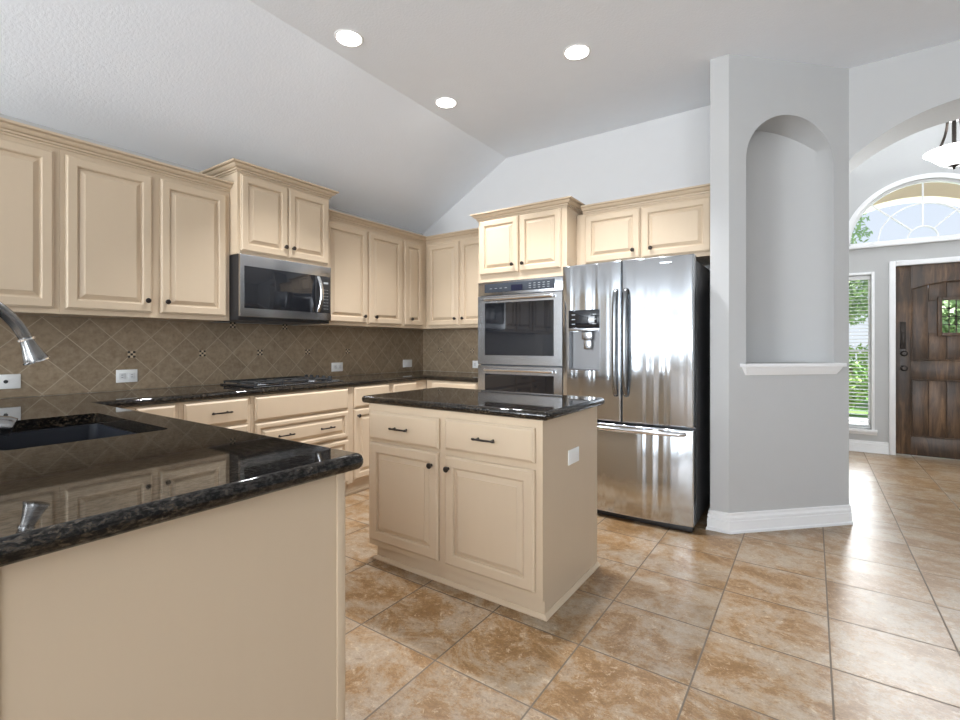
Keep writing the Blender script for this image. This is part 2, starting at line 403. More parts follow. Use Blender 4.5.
# face frames: (u along the front, n outwards, z) -> world
def FA(X): return lambda u, n, z: (X+n, u, z)
def FB(Y): return lambda u, n, z: (u, Y-n, z)
def FP(Y): return lambda u, n, z: (u, Y+n, z)
def fbox(bm, F, u0, u1, n0, n1, z0, z1, bev=0.0, mi=0):
    a = F(u0, n0, z0); b_ = F(u1, n1, z1)
    return box(bm, min(a[0], b_[0]), max(a[0], b_[0]), min(a[1], b_[1]), max(a[1], b_[1]), min(a[2], b_[2]), max(a[2], b_[2]), bev, mi)
def rings_panel(bm, F, u0, u1, z0, z1, prof, n0=0.0):
    """nested rectangular rings, prof = [(inset, n)], closed in front and behind"""
    R = []
    for ins, n in prof:
        R.append([bm.verts.new(F(u, n0+n, z)) for u, z in ((u0+ins, z0+ins), (u1-ins, z0+ins), (u1-ins, z1-ins), (u0+ins, z1-ins))])
    for A, B in zip(R, R[1:]):
        for i in range(4): bm.faces.new((A[i], A[(i+1) % 4], B[(i+1) % 4], B[i]))
    bm.faces.new(R[0]); bm.faces.new(R[-1])
    return bm
def door_prof(fr=0.055, t=0.021):
    return [(0, 0), (0, t-0.007), (0.004, t-0.005), (0.009, t-0.0005), (0.010, t), (fr-0.008, t), (fr-0.004, t-0.003), (fr-0.002, t-0.004), (fr, t-0.015), (fr+0.006, t-0.015),
            (fr+0.028, t-0.004), (fr+0.028, t-0.001), (fr+0.030, t-0.0005)]
def slab_prof(t=0.021):
    return [(0, 0), (0, t-0.009), (0.004, t-0.007), (0.011, t-0.001), (0.014, t)]
def add_knob(parent, F, u, z, n0=0.021):
    d = Vector(F(0, 1, 0))-Vector(F(0, 0, 0))
    bm = lathe(NB(), [(0.0085, 0), (0.0075, 0.003), (0.0055, 0.008), (0.0065, 0.013), (0.0145, 0.018), (0.0155, 0.023), (0.012, 0.028), (0.004, 0.0305), (0, 0.031)], F(u, n0, z), d, 14)
    return obj('knob', bm, M['bronze'], parent, label='dark bronze round knob')
def add_pull(parent, F, u, z, n0=0.021, w=0.085):
    bm = NB()
    tube(bm, [F(u-w/2-0.022, n0+0.024, z), F(u-w/2-0.012, n0+0.027, z), F(u-w/2, n0+0.027, z), F(u, n0+0.030, z), F(u+w/2, n0+0.027, z), F(u+w/2+0.012, n0+0.027, z), F(u+w/2+0.022, n0+0.024, z)],
         [0.0050, 0.0068, 0.0046, 0.0055, 0.0046, 0.0068, 0.0050], 8)
    d = Vector(F(0, 1, 0))-Vector(F(0, 0, 0))
    for s in (-1, 1): lathe(bm, [(0.0075, 0), (0.006, 0.003), (0.0042, 0.008), (0.0042, 0.026)], F(u+s*w/2, n0, z), d, 8)
    return obj('pull_handle', bm, M['bronze'], parent, label='dark bronze bar pull')
def add_door(root, F, u0, u1, z0, z1, knob=None, fr=0.055, name='door', prof=None):
    d = obj(name, rings_panel(NB(), F, u0, u1, z0, z1, prof or door_prof(fr), 0.0008), M['cab'], root, smooth=12)
    if knob: add_knob(d, F, *knob)
    return d
def add_drawer(root, F, u0, u1, z0, z1, pulls=(), raised=False):
    d = obj('drawer', rings_panel(NB(), F, u0, u1, z0, z1, door_prof(0.038) if raised else slab_prof(), 0.0008), M['cab'], root, smooth=12)
    for u in pulls: add_pull(d, F, u, (z0+z1)/2)
    return d
CROWN = [(0, 0), (0.008, 0.0), (0.009, 0.007), (0.003, 0.008), (0.003, 0.012), (0.015, 0.013), (0.016, 0.020), (0.011, 0.021), (0.011, 0.025), (0.024, 0.027), (0.034, 0.034), (0.042, 0.043), (0.036, 0.044), (0.036, 0.048), (0.050, 0.049), (0.056, 0.053), (0.056, 0.062), (0, 0.062)]
def crown(root, path, z, side=1):
    return obj('crown_moulding', sweep(NB(), path, [(o, z+h) for o, h in CROWN], side), M['cab'], root, smooth=10)

# ------------------------------------------------------------------ the setting
XA, YB = -3.65, 4.13       # left wall and back wall
ZC = 3.10                  # flat ceiling
P0 = Vector((-0.444, 3.472)); P1 = Vector((0.205, 4.121))
struct('floor', BX(-3.8, 4.75, -4.35, 7.12, -0.1, 0), M['floor'], smooth=0)
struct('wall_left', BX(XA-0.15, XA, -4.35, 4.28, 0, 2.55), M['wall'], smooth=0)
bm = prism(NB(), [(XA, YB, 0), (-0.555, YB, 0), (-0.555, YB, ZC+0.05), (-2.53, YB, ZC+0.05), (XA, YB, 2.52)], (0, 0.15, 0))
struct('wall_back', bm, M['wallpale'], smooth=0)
struct('ceiling_slope', prism(NB(), [(XA-0.15, -4.35, 2.40), (-2.53, -4.35, ZC), (-2.53, -4.35, ZC+0.15), (XA-0.15, -4.35, 2.60)], (0, 8.63, 0)), M['ceiling'], smooth=0)
struct('ceiling', BX(-2.53, 4.75, -4.35, 4.52, ZC, ZC+0.15), M['ceiling'], smooth=0)
# wall end beside the fridge: a return facing the kitchen
struct('wall_fridge_side', BX(-0.555, -0.444, P0.y, 4.28, 0, ZC), M['wall'], smooth=0)
# diagonal wall with an arched niche
DU = (P1-P0).normalized(); DN = Vector((-DU.y, DU.x)); LEN = (P1-P0).length   # DN points into the wall
def DW(u, d, z): q = P0+DU*u+DN*d; return (q.x, q.y, z)
bm = NB()
UC, HW, ZS, RISE, ZB, DEP = 0.4615, 0.3365, 2.43, 0.315, 1.095, 0.25
NS = 32
us = [UC-HW*math.cos(PI*i/NS) for i in range(NS+1)]
def arch_z(u): return ZS+RISE*math.sqrt(max(0, 1-((u-UC)/HW)**2))
def dep(u): return DEP*math.sqrt(max(0, 1-((u-UC)/HW)**2))
hole = [bm.verts.new(DW(us[0], 0, ZB)), bm.verts.new(DW(us[-1], 0, ZB))]
arch = [bm.verts.new(DW(u, 0, arch_z(u))) for u in us]
outer = [bm.verts.new(DW(u, 0, z)) for u, z in ((0, 0), (LEN, 0), (LEN, ZC), (0, ZC))]
poly_fill(bm, [outer, [hole[0], hole[1]] + arch[::-1]])
fb = [bm.verts.new(DW(u, 0, ZB)) for u in us]; bb = [bm.verts.new(DW(u, dep(u), ZB)) for u in us]
bt = [bm.verts.new(DW(u, dep(u), arch_z(u))) for u in us]; ft = [bm.verts.new(DW(u, 0, arch_z(u))) for u in us]
ZL = 14
cols = [[bm.verts.new(DW(u, dep(u), ZB+(arch_z(u)-ZB)*k/ZL)) for k in range(ZL+1)] for u in us]
for i in range(NS):
    bm.faces.new((fb[i], fb[i+1], bb[i+1], bb[i])); bm.faces.new((bt[i], bt[i+1], ft[i+1], ft[i]))
    for k in range(ZL): bm.faces.new((cols[i][k], cols[i+1][k], cols[i+1][k+1], cols[i][k+1]))
bmesh.ops.remove_doubles(bm, verts=bm.verts[:], dist=1e-5)
struct('wall_diagonal', bm, M['wall'], smooth=40)
# niche sill
SP = [(0, 1.020), (0.012, 1.020), (0.016, 1.028), (0.026, 1.045), (0.034, 1.062), (0.036, 1.070), (0.050, 1.072), (0.052, 1.078), (0.052, 1.092), (0.048, 1.096), (0, 1.096)]
a, b_ = DW(0.132, -0.002, 0), DW(0.792, -0.002, 0); e0 = DW(0.132, -0.0005, 0); e1 = DW(0.792, -0.0005, 0)
struct('trim_1', sweep(NB(), [DW(0.132, 0.0, 0)[:2], DW(0.132, -0.001, 0)[:2], DW(0.792, -0.001, 0)[:2], DW(0.792, 0.0, 0)[:2]], SP, 1), M['white'], smooth=30)
# baseboard round the diagonal wall
BP = [(0, 0), (0.022, 0), (0.022, 0.014), (0.016, 0.020), (0.016, 0.076), (0.009, 0.080), (0.009, 0.085), (0.014, 0.088), (0.014, 0.100), (0.009, 0.106), (0.006, 0.112), (0.009, 0.114), (0.009, 0.126), (0, 0.130)]
struct('baseboard_diagonal', sweep(NB(), [(-0.555, 3.60), (-0.555, P0.y), tuple(P0), tuple(P1), (P1.x, 4.515)], BP, 1), M['white'], smooth=25)
# wall with the arched opening to the foyer
AX, AR, AZ = 0.875, 0.955, 1.793
YA0, YA1, XR = 4.121, 4.52, 1.545
def arc(x): return AZ+math.sqrt(max(0, AR*AR-(x-AX)**2))
xs = [P1.x+(XR-P1.x)*i/36 for i in range(37)]
pts = [(P1.x, YA0, ZC), ] + [(x, YA0, arc(x)) for x in xs] + [(XR, YA0, 0), (4.6, YA0, 0), (4.6, YA0, ZC)]
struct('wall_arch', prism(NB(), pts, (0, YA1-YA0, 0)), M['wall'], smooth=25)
struct('wall_arch_jamb', prism(NB(), [(P1.x, P1.y+0.0, 0), (P1.x, YA1, 0), (-0.444, YA1, 0), (-0.444, 4.28, 0), (P1.x-0.12, 4.28, 0)], (0, 0, ZC)), M['wall'], smooth=0)
struct('baseboard_arch', sweep(NB(), [(XR, 4.515), (XR, YA0), (4.58, YA0)], BP, 1), M['white'], smooth=25)
# living room walls out of frame, with window openings
def wall_with_windows(name, F, u0, u1, z1, t, wins):
    bm = NB(); cur = u0
    for a, b_, za, zb in wins:
        fbox(bm, F, cur, a, 0, t, 0, z1); fbox(bm, F, a, b_, 0, t, 0, za); fbox(bm, F, a, b_, 0, t, zb, z1); cur = b_
    fbox(bm, F, cur, u1, 0, t, 0, z1)
    return struct(name, bm, M['wall'], smooth=0)
wall_with_windows('wall_rear', FB(-4.20), -3.65, 4.6, ZC, 0.15, [(-3.4, -2.1, 0.45, 2.75), (-1.6, -0.3, 0.45, 2.75), (0.2, 1.5, 0.45, 2.75), (2.0, 3.3, 0.45, 2.75)])
wall_with_windows('wall_right', FA(4.60), -4.35, 4.52, ZC, 0.15, [])
# foyer
YF = 6.97; ZF = 3.7
struct('ceiling_foyer', BX(-0.8, 3.15, 4.40, 7.12, ZF, ZF+0.1), M['ceiling'], smooth=0)
struct('wall_foyer_left', BX(-0.8, -0.65, 4.52, 7.12, 0, ZF), M['wall'], smooth=0)
struct('wall_foyer_right', BX(3.0, 3.15, 4.52, 7.12, 0, ZF), M['wall'], smooth=0)
struct('wall_foyer_header', BX(-0.8, 3.15, 4.37, 4.52, ZC+0.15, ZF), M['wall'], smooth=0)
TX, TZ, TR = 0.985, 2.352, 0.655        # fanlight centre and glass radius
SL0, SL1, SZ0, SZ1 = 0.285, 0.548, 0.262, 2.01   # sidelight opening
DX0, DX1, DZ = 0.755, 1.735, 2.085      # door opening
bm = NB()
def fv(x, z): return bm.verts.new((x, YF, z))
O = [fv(-0.65, 0), fv(DX0, 0), fv(DX0, DZ), fv(DX1, DZ), fv(DX1, 0), fv(3.0, 0), fv(3.0, ZF), fv(-0.65, ZF)]
H1 = [fv(SL0, SZ0), fv(SL1, SZ0), fv(SL1, SZ1), fv(SL0, SZ1)]
H2 = [fv(TX+TR*math.cos(PI*k/40), TZ+TR*math.sin(PI*k/40)) for k in range(41)]
poly_fill(bm, [O, H1, H2])
r = bmesh.ops.extrude_face_region(bm, geom=bm.faces[:]); bmesh.ops.translate(bm, verts=[g for g in r['geom'] if isinstance(g, bmesh.types.BMVert)], vec=(0, 0.15, 0))
struct('wall_foyer_back', bm, M['wall'], smooth=0)
struct('baseboard_foyer', sweep(NB(), [(-0.6, YF), (DX0-0.058, YF)], BP, 1), M['white'], smooth=25)
# door casing
bm = NB()
CW = 0.055
for x0, x1 in ((DX0-CW, DX0), (DX1, DX1+CW)): box(bm, x0, x1, YF-0.022, YF-0.0005, 0, DZ+CW, 0.004)
box(bm, DX0, DX1, YF-0.022, YF-0.0005, DZ, DZ+CW, 0.004)
struct('trim_2', bm, M['white'], smooth=30)
# fanlight window
w1 = empty('window_1', (TX, YF, TZ)); w1['kind'] = 'structure'
def ring_band(bm, cx, cz, r0, r1, y0, y1, a0=0.0, a1=PI, seg=48):
    L = []
    for k in range(seg+1):
        t = a0+(a1-a0)*k/seg; c, s = math.cos(t), math.sin(t)
        L.append([bm.verts.new((cx+r*c, y, cz+r*s)) for r, y in ((r0, y0), (r1, y0), (r1, y1), (r0, y1))])
    for A, B in zip(L, L[1:]):
        for j in range(4): bm.faces.new((A[j], A[(j+1) % 4], B[(j+1) % 4], B[j]))
    bm.faces.new(L[0]); bm.faces.new(L[-1])
bm = NB(); ring_band(bm, TX, TZ, TR-0.004, TR+0.045, YF-0.022, YF-0.0005); obj('casing', bm, M['white'], w1, smooth=30)
bm = NB(); ring_band(bm, TX, TZ, TR-0.03, TR-0.001, YF+0.03, YF+0.08); box(bm, TX-TR+0.002, TX+TR-0.002, YF+0.03, YF+0.08, TZ+0.001, TZ+0.03)
obj('window_frame', bm, M['white'], w1, smooth=30)
bm = NB(); ring_band(bm, TX, TZ+0.03, 0.115, 0.129, YF+0.036, YF+0.06); ring_band(bm, TX, TZ+0.03, 0.365, 0.379, YF+0.036, YF+0.06)
for ang in (45, 90, 135):
    c, s = math.cos(math.radians(ang)), math.sin(math.radians(ang))
    q = Vector((-s, 0, c))*0.007
    A = Vector((TX+0.125*c, YF+0.037, TZ+0.03+0.125*s)); B = Vector((TX+(TR-0.028)*c, YF+0.037, TZ+0.03+(TR-0.048)*s))
    prism(bm, [A+q, A-q, B-q, B+q], (0, 0.022, 0))
obj('grille', bm, M['white'], w1, smooth=30)
bm = NB(); prism(bm, [(TX+(TR-0.02)*math.cos(PI*k/40), YF+0.044, TZ+0.02+(TR-0.04)*math.sin(PI*k/40)) for k in range(41)], (0, 0.006, 0)); obj('pane', bm, M['glass'], w1, smooth=0)
obj('window_sill', box(NB(), TX-TR-0.06, TX+TR+0.06, YF-0.045, YF-0.0005, TZ-0.042, TZ-0.001, 0.005), M['white'], w1)
# sidelight with blinds
w2 = empty('window_2', ((SL0+SL1)/2, YF, SZ0)); w2['kind'] = 'structure'
bm = NB()
for x0, x1 in ((SL0-0.028, SL0), (SL1, SL1+0.028)): box(bm, x0, x1, YF-0.014, YF-0.0005, SZ0, SZ1+0.03, 0.003)
box(bm, SL0, SL1, YF-0.014, YF-0.0005, SZ1, SZ1+0.03, 0.003); obj('casing', bm, M['white'], w2)
bm = NB()
for x0, x1 in ((SL0+0.001, SL0+0.02), (SL1-0.02, SL1-0.001)): box(bm, x0, x1, YF+0.085, YF+0.13, SZ0+0.001, SZ1-0.001)
for z in (SZ0+0.001, (SZ0+SZ1)/2, SZ1-0.026): box(bm, SL0+0.02, SL1-0.02, YF+0.085, YF+0.13, z, z+0.025)
obj('window_frame', bm, M['white'], w2)
obj('pane', BX(SL0+0.015, SL1-0.015, YF+0.105, YF+0.110, SZ0+0.01, SZ1-0.01), M['glass'], w2, smooth=0)
bm = sweep(NB(), [(SL0-0.05, YF), (SL1+0.05, YF)], [(0.0005, SZ0-0.062), (0.012, SZ0-0.062), (0.018, SZ0-0.045), (0.028, SZ0-0.03), (0.045, SZ0-0.026), (0.045, SZ0-0.002), (0.0005, SZ0-0.002)], 1)
obj('window_sill', bm, M['white'], w2, smooth=25)
bl = obj('window_blind', BX(SL0+0.006, SL1-0.006, YF+0.025, YF+0.065, SZ1-0.05, SZ1-0.004, 0.004), M['white'], w2)
bm = NB(); z = SZ0+0.03
while z < SZ1-0.06:
    prism(bm, [(SL0+0.008, YF+0.022, z), (SL0+0.008, YF+0.066, z+0.006), (SL0+0.008, YF+0.066, z+0.009), (SL0+0.008, YF+0.022, z+0.003)], (SL1-SL0-0.016, 0, 0)); z += 0.041
obj('slats', bm, M['white'], bl, smooth=0)
obj('bottom_rail', BX(SL0+0.008, SL1-0.008, YF+0.025, YF+0.062, SZ0+0.004, SZ0+0.02), M['white'], bl)
# front door
dr = empty('door_1', ((DX0+DX1)/2, YF+0.02, 0)); dr['kind'] = 'structure'
dx0, dx1, dz0, dz1 = DX0+0.003, DX1-0.003, 0.012, DZ-0.003
yo, yi = YF+0.030, YF+0.075
PX0, PX1 = 0.885, 1.605
def atop(x): return 1.83+0.075*(1-((x-(PX0+PX1)/2)/((PX1-PX0)/2))**2)
WX0, WX1, WZ0, WZ1 = 1.135, 1.355, 1.345, 1.69
bm = NB()
box(bm, dx0, PX0, yo, yi, dz0, dz1, 0.002); box(bm, PX1, dx1, yo, yi, dz0, dz1, 0.002)
box(bm, PX0, PX1, yo, yi, dz0, 0.215, 0.002); box(bm, PX0, PX1, yo, yi, 0.845, 1.045, 0.002)
ax = [PX0+(PX1-PX0)*i/16 for i in range(17)]
prism(bm, [(x, yo, atop(x)) for x in ax]+[(PX1, yo, dz1), (PX0, yo, dz1)], (0, yi-yo, 0))
obj('door_frame', bm, M['wood'], dr, smooth=25)
bm = NB(); np_ = 5
for i in range(np_):
    a, b_ = PX0+(PX1-PX0)*i/np_+0.002, PX0+(PX1-PX0)*(i+1)/np_-0.002
    box(bm, a, b_, yo+0.016, yi-0.01, 0.216, 0.844, 0.004)
    top = max(atop(a), atop(b_))+0.0
    for s0, s1 in ([(1.046, top)] if (b_ < WX0+0.01 or a > WX1-0.01) else [(1.046, WZ0), (WZ1, top)]):
        box(bm, max(a, PX0), min(b_, PX1), yo+0.016, yi-0.01, s0, s1, 0.004)
for q in ((PX0+0.002, WX0-0.02, 0.218, 1.83), (WX1+0.02, PX1-0.002, 0.218, 1.83), (WX0-0.02, WX1+0.02, 0.218, WZ0-0.02), (WX0-0.02, WX1+0.02, WZ1+0.02, 1.90)):
    box(bm, q[0], q[1], yi-0.016, yi-0.003, q[2], q[3])
obj('plank_panel', bm, M['wood'], dr, smooth=25)
bm = NB()
for q in ((WX0-0.035, WX0, WZ0-0.035, WZ1+0.035), (WX1, WX1+0.035, WZ0-0.035, WZ1+0.035), (WX0, WX1, WZ0-0.035, WZ0), (WX0, WX1, WZ1, WZ1+0.035)):
    box(bm, q[0], q[1], yo-0.006, yi-0.006, q[2], q[3], 0.005)
wf = obj('window_frame', bm, M['wood'], dr)
for pth in ([(PX0+0.008, yo+0.006, 1.053), (PX0+0.008, yo+0.006, 1.822)] + [(x, yo+0.006, atop(x)-0.008) for x in ax[1:-1]] + [(PX1-0.008, yo+0.006, 1.822), (PX1-0.008, yo+0.006, 1.053)],
            [(PX0+0.008, yo+0.006, 0.223), (PX0+0.008, yo+0.006, 0.837), (PX1-0.008, yo+0.006, 0.837), (PX1-0.008, yo+0.006, 0.223)]):
    obj('panel_moulding', tube(NB(), pth + [pth[0]], 0.0095, 8, caps=False), M['wood'], dr)
obj('pane', BX(WX0+0.001, WX1-0.001, yo+0.02, yo+0.024, WZ0+0.001, WZ1-0.001), M['glass'], wf, smooth=0)
bm = NB()
for i in range(1, 4):
    x = WX0+(WX1-WX0)*i/4; tube(bm, [(x, yo+0.006, WZ0), (x, yo+0.006, WZ1)], 0.005, 6)
for i in range(1, 4):
    z = WZ0+(WZ1-WZ0)*i/4
    tube(bm, [(WX0, yo+0.006, z), (WX1, yo+0.006, z)], 0.004, 6)
    for j in range(1, 4): lathe(bm, [(0, -0.012), (0.012, 0), (0, 0.012)], (WX0+(WX1-WX0)*j/4, yo+0.004, z), (0, 1, 0), 8)
obj('iron_grille', bm, M['bronze'], wf)
bm = box(NB(), 0.795, 0.845, yo-0.012, yo-0.0005, 1.17, 1.47, 0.004); box(bm, 0.805, 0.838, yo-0.03, yo-0.012, 1.22, 1.36, 0.006); obj('lock_plate', bm, M['bronze'], dr)
for z in (1.12, 0.96):
    obj('door_knob', lathe(NB(), [(0.032, 0), (0.032, 0.008), (0.012, 0.012), (0.012, 0.035), (0.027, 0.045), (0.030, 0.058), (0.020, 0.068), (0, 0.070)], (0.825, yo-0.0005, z), (0, -1, 0), 18), M['bronze'], dr)

# backsplash tile field with checker insets
def inset(parent, F, u, z, s=0.0145):
    bm = NB()
    for i in (-1, 0, 1):
        for j in (-1, 0, 1):
            fbox(bm, F, u+(i-0.5)*s+0.0005, u+(i+0.5)*s-0.0005, 0.0003, 0.0025, z+(j-0.5)*s+0.0005, z+(j+0.5)*s-0.0005, 0, (i+j) % 2)
    return obj('mosaic_inset', bm, [M['mosaicdark'], M['mosaictan']], parent, smooth=0)
sa = struct('wall_backsplash_left', BX(XA+0.0005, XA+0.011, -0.15, YB-0.0005, 0.9255, 1.384), M['splashA'], smooth=0)
for u, z in ((1.276, 1.1555), (1.717, 1.1555), (2.158, 1.1555), (2.599, 1.1555), (3.040, 1.1555), (0.394, 1.1555)): inset(sa, FA(XA+0.011), u, z)
for u in (1.938, 2.379): inset(sa, FA(XA+0.011), u, 1.368)
sb = struct('wall_backsplash_back', BX(XA+0.0115, -2.432, YB-0.011, YB-0.0005, 0.9255, 1.384), M['splashB'], smooth=0)
for u in (-3.392, -2.951): inset(sb, FB(YB-0.011), u, 1.1555)

# ------------------------------------------------------------------ base cabinets
FX = -3.065                       # face of the left run
GB = 'cream base cabinets'
def base_body(root, F, u0, u1, back, z0=0.10, z1=0.8785, kick=0.035):
    obj('body', fbox(NB(), F, u0, u1, -back, 0, z0, z1), M['cab'], root, smooth=0)
    bm = fbox(NB(), F, u0, u1, -back, -kick, 0, z0-0.0005); fbox(bm, F, u0, u1, -kick, -kick+0.012, 0, 0.022, 0.003)
    obj('toe_kick', bm, M['cab'], root)
def base_unit(label, u0, u1, doors=(), drawers=(), F=None, back=0.578, origin=None):
    F = F or FA(FX)
    r = empty('base_cabinet', F((u0+u1)/2, -back/2, 0), label, 'cabinet', GB)
    base_body(r, F, u0+0.0007, u1-0.0007, back)
    for d in doors: add_door(r, F, *d)
    for d in drawers: add_drawer(r, F, *d)
    return r
base_unit('cream base cabinet in the corner beside the sink counter, with a plain narrow drawer front', 0.89, 1.312,
          doors=[(1.09, 1.289, 0.125, 0.715, (1.26, 0.66))], drawers=[(1.09, 1.289, 0.735, 0.868)])
base_unit('cream base cabinet with a single-pull drawer, left of the cooktop', 1.312, 1.752,
          doors=[(1.337, 1.728, 0.125, 0.695, (1.70, 0.64))], drawers=[(1.337, 1.728, 0.718, 0.868, [1.545])])
base_unit('wide cream base cabinet under the cooktop with a blank top panel and two-pull drawers', 1.752, 2.587,
          drawers=[(1.776, 2.555, 0.708, 0.868), (1.776, 2.555, 0.480, 0.690, [1.99, 2.34], True), (1.776, 2.555, 0.125, 0.462, [1.99, 2.34], True)])
base_unit('cream base cabinet right of the cooktop with a drawer over a narrow door', 2.587, 3.035,
          doors=[(2.617, 3.008, 0.125, 0.692, (2.65, 0.64))], drawers=[(2.617, 3.008, 0.707, 0.872)])
base_unit('cream base cabinet in the far corner, its blank drawer just above the island top', 3.035, 4.125,
          doors=[(3.057, 3.36, 0.125, 0.692, (3.33, 0.64))], drawers=[(3.057, 3.36, 0.707, 0.868)])
base_unit('cream base cabinet between the far corner and the ovens', FX+0.012, -2.436, F=FB(3.51), back=0.615,
          doors=[(-2.98, -2.46, 0.125, 0.70, (-2.50, 0.64))], drawers=[(-2.98, -2.46, 0.718, 0.868)])
# sink peninsula: open-topped carcass of panels
EX, PY0, PY1 = -1.058, 0.165, 0.870
pc = empty('peninsula_cabinet', (-2.3, 0.54, 0), 'cream peninsula cabinet with a large blank end panel under the sink counter', 'cabinet', GB)
bm = NB()
box(bm, XA+0.006, EX-0.02, PY0, PY0+0.02, 0.0, 0.8785); box(bm, XA+0.006, EX-0.02, PY1-0.02, PY1, 0.10, 0.8785)
box(bm, XA+0.006, EX-0.02, PY0+0.02, PY1-0.02, 0.10, 0.12); box(bm, XA+0.006, XA+0.026, PY0+0.02, PY1-0.02, 0.12, 0.8785)
obj('body', bm, M['cab'], pc, smooth=0)
obj('end_panel', BX(EX-0.019, EX, PY0+0.001, PY1-0.001, 0, 0.8785), M['cab'], pc, smooth=0)
for y0, y1 in ((PY1-0.024, PY1+0.002), (PY0-0.002, PY0+0.024)):
    obj('corner_trim', box(NB(), EX-0.018, EX+0.006, y0, y1, 0, 0.878, 0.002), M['cab'], pc)
for u0 in (-2.95, -2.44, -1.93, -1.58):
    w = 0.50 if u0 < -2 else (0.34 if u0 == -1.93 else 0.50)
    add_door(pc, FP(PY1), u0, u0+w-0.02, 0.125, 0.695, (u0+w-0.05, 0.64)); add_drawer(pc, FP(PY1), u0, u0+w-0.02, 0.715, 0.866)
obj('toe_kick', BX(-3.0, EX-0.02, PY1-0.05, PY1-0.035, 0, 0.0995), M['cab'], pc)

# ------------------------------------------------------------------ island
isl = empty('kitchen_island', (-1.54, 2.22, 0), 'cream kitchen island with two drawers over two doors and a black granite top', 'kitchen island')
IX0, IX1, IY0, IY1 = -2.090, -0.980, 1.902, 2.555
IF = FB(IY0)
obj('body', BX(IX0, IX1, IY0, IY1, 0.082, 0.8845), M['cab'], isl, smooth=0)
bm = BX(IX0+0.045, IX1-0.0005, IY0+0.020, IY1-0.003, 0, 0.0815)
sweep(bm, [(IX0+0.045, IY1-0.003), (IX0+0.045, IY0+0.020), (IX1, IY0+0.020), (IX1, IY1-0.003)], [(0, 0), (0.018, 0), (0.018, 0.006), (0.010, 0.016), (0.006, 0.020), (0, 0.020)], 1)
obj('base_moulding', bm, M['cab'], isl, smooth=25)
add_drawer(isl, IF, -2.067, -1.563, 0.686, 0.842, [-1.822]); add_drawer(isl, IF, -1.523, -1.014, 0.692, 0.848, [-1.27])
add_door(isl, IF, -2.067, -1.567, 0.117, 0.668, (-1.605, 0.602), fr=0.058); add_door(isl, IF, -1.523, -1.014, 0.116, 0.660, (-1.495, 0.600), fr=0.058)
obj('countertop', slab(NB(), round_poly([(-2.135, 1.875), (-0.944, 1.875), (-0.944, 2.590), (-2.135, 2.590)], [0.02]*4, 4), 0.885, 0.926), M['granite'], isl, flat_caps=True, label='polished black granite top')
op = obj('outlet_plate', box(NB(), IX1+0.0003, IX1+0.006, 2.166, 2.292, 0.630, 0.703, 0.002), M['plate'], isl, label='white blank cover plate')

# ------------------------------------------------------------------ granite worktop with sink
SX0, SX1, SY0, SY1 = -2.545, -1.845, 0.335, 0.765
out = round_poly([(XA+0.002, -0.14), (-1.002, -0.14), (-1.002, 0.904), (-3.040, 0.904), (-3.040, 3.482), (-2.4325, 3.482), (-2.4325, YB-0.002), (XA+0.002, YB-0.002)],
                 [0, 0.04, 0.022, 0, 0, 0, 0, 0], 8)
hole = round_poly([(SX0, SY0), (SX1, SY0), (SX1, SY1), (SX0, SY1)], [0.03]*4, 5)
obj('worktop', slab(NB(), out, 0.880, 0.9245, [hole]), M['granite'], None, 'polished black granite worktop running round the sink peninsula and both kitchen walls', 'countertop', flat_caps=True)
sk = empty('sink', ((SX0+SX1)/2, (SY0+SY1)/2, 0.68), 'black undermount sink set into the peninsula worktop below the faucet', 'sink')
def rr(x0, x1, y0, y1, r, z): return [Vector((x, y, z)) for x, y in round_poly([(x0, y0), (x1, y0), (x1, y1), (x0, y1)], [r]*4, 5)]
bm = NB()
L = [rr(SX0-0.02, SX1+0.02, SY0-0.02, SY1+0.02, 0.04, 0.8785), rr(SX0+0.004, SX1-0.004, SY0+0.004, SY1-0.004, 0.03, 0.8785), rr(SX0+0.012, SX1-0.012, SY0+0.012, SY1-0.012, 0.04, 0.70),
     rr(SX0+0.05, SX1-0.05, SY0+0.05, SY1-0.05, 0.05, 0.69)]
L2 = [rr(SX0-0.02, SX1+0.02, SY0-0.02, SY1+0.02, 0.04, 0.866), rr(SX0-0.006, SX1+0.006, SY0-0.006, SY1+0.006, 0.03, 0.866), rr(SX0, SX1, SY0, SY1, 0.04, 0.68)]
R = [[bm.verts.new(p) for p in l] for l in L2[::-1]+L]
for A, B in zip(R, R[1:]):
    k = len(A)
    for i in range(k): bm.faces.new((A[i], A[(i+1) % k], B[(i+1) % k], B[i]))
bm.faces.new(R[0]); bm.faces.new(R[-1])
obj('basin', bm, M['sink'], sk)
obj('drain', lathe(NB(), [(0.045, 0), (0.045, 0.003), (0.03, 0.004), (0.012, 0.002), (0, 0.002)], (-2.2, 0.55, 0.6905)), M['chrome'], sk, label='steel drain')

fx = -2.152
fc = empty('faucet', (fx, 0.215, 0.925), 'brushed metal arched faucet with a flared spray head over the sink', 'faucet')
obj('base', lathe(NB(), [(0.032, 0), (0.032, 0.008), (0.025, 0.016), (0.021, 0.05), (0.023, 0.055), (0.023, 0.065), (0.019, 0.07)], (fx, 0.215, 0.925)), M['gunmetal'], fc)
pts = [(fx, 0.215, 0.9952), (fx, 0.215, 1.10), (fx, 0.213, 1.20), (fx, 0.214, 1.27)]
ctrl = [(0.232, 1.328), (0.272, 1.362), (0.322, 1.372), (0.368, 1.355), (0.405, 1.322), (0.432, 1.285), (0.4505, 1.246)]
pts += [(fx, y, z) for y, z in ctrl]
def smooth_path(p, it=2):
    p = [Vector(q) for q in p]
    for _ in range(it):
        q = [p[0]]
        for a, b_ in zip(p, p[1:]): q += [a*0.75+b_*0.25, a*0.25+b_*0.75]
        q.append(p[-1]); p = q
    return p
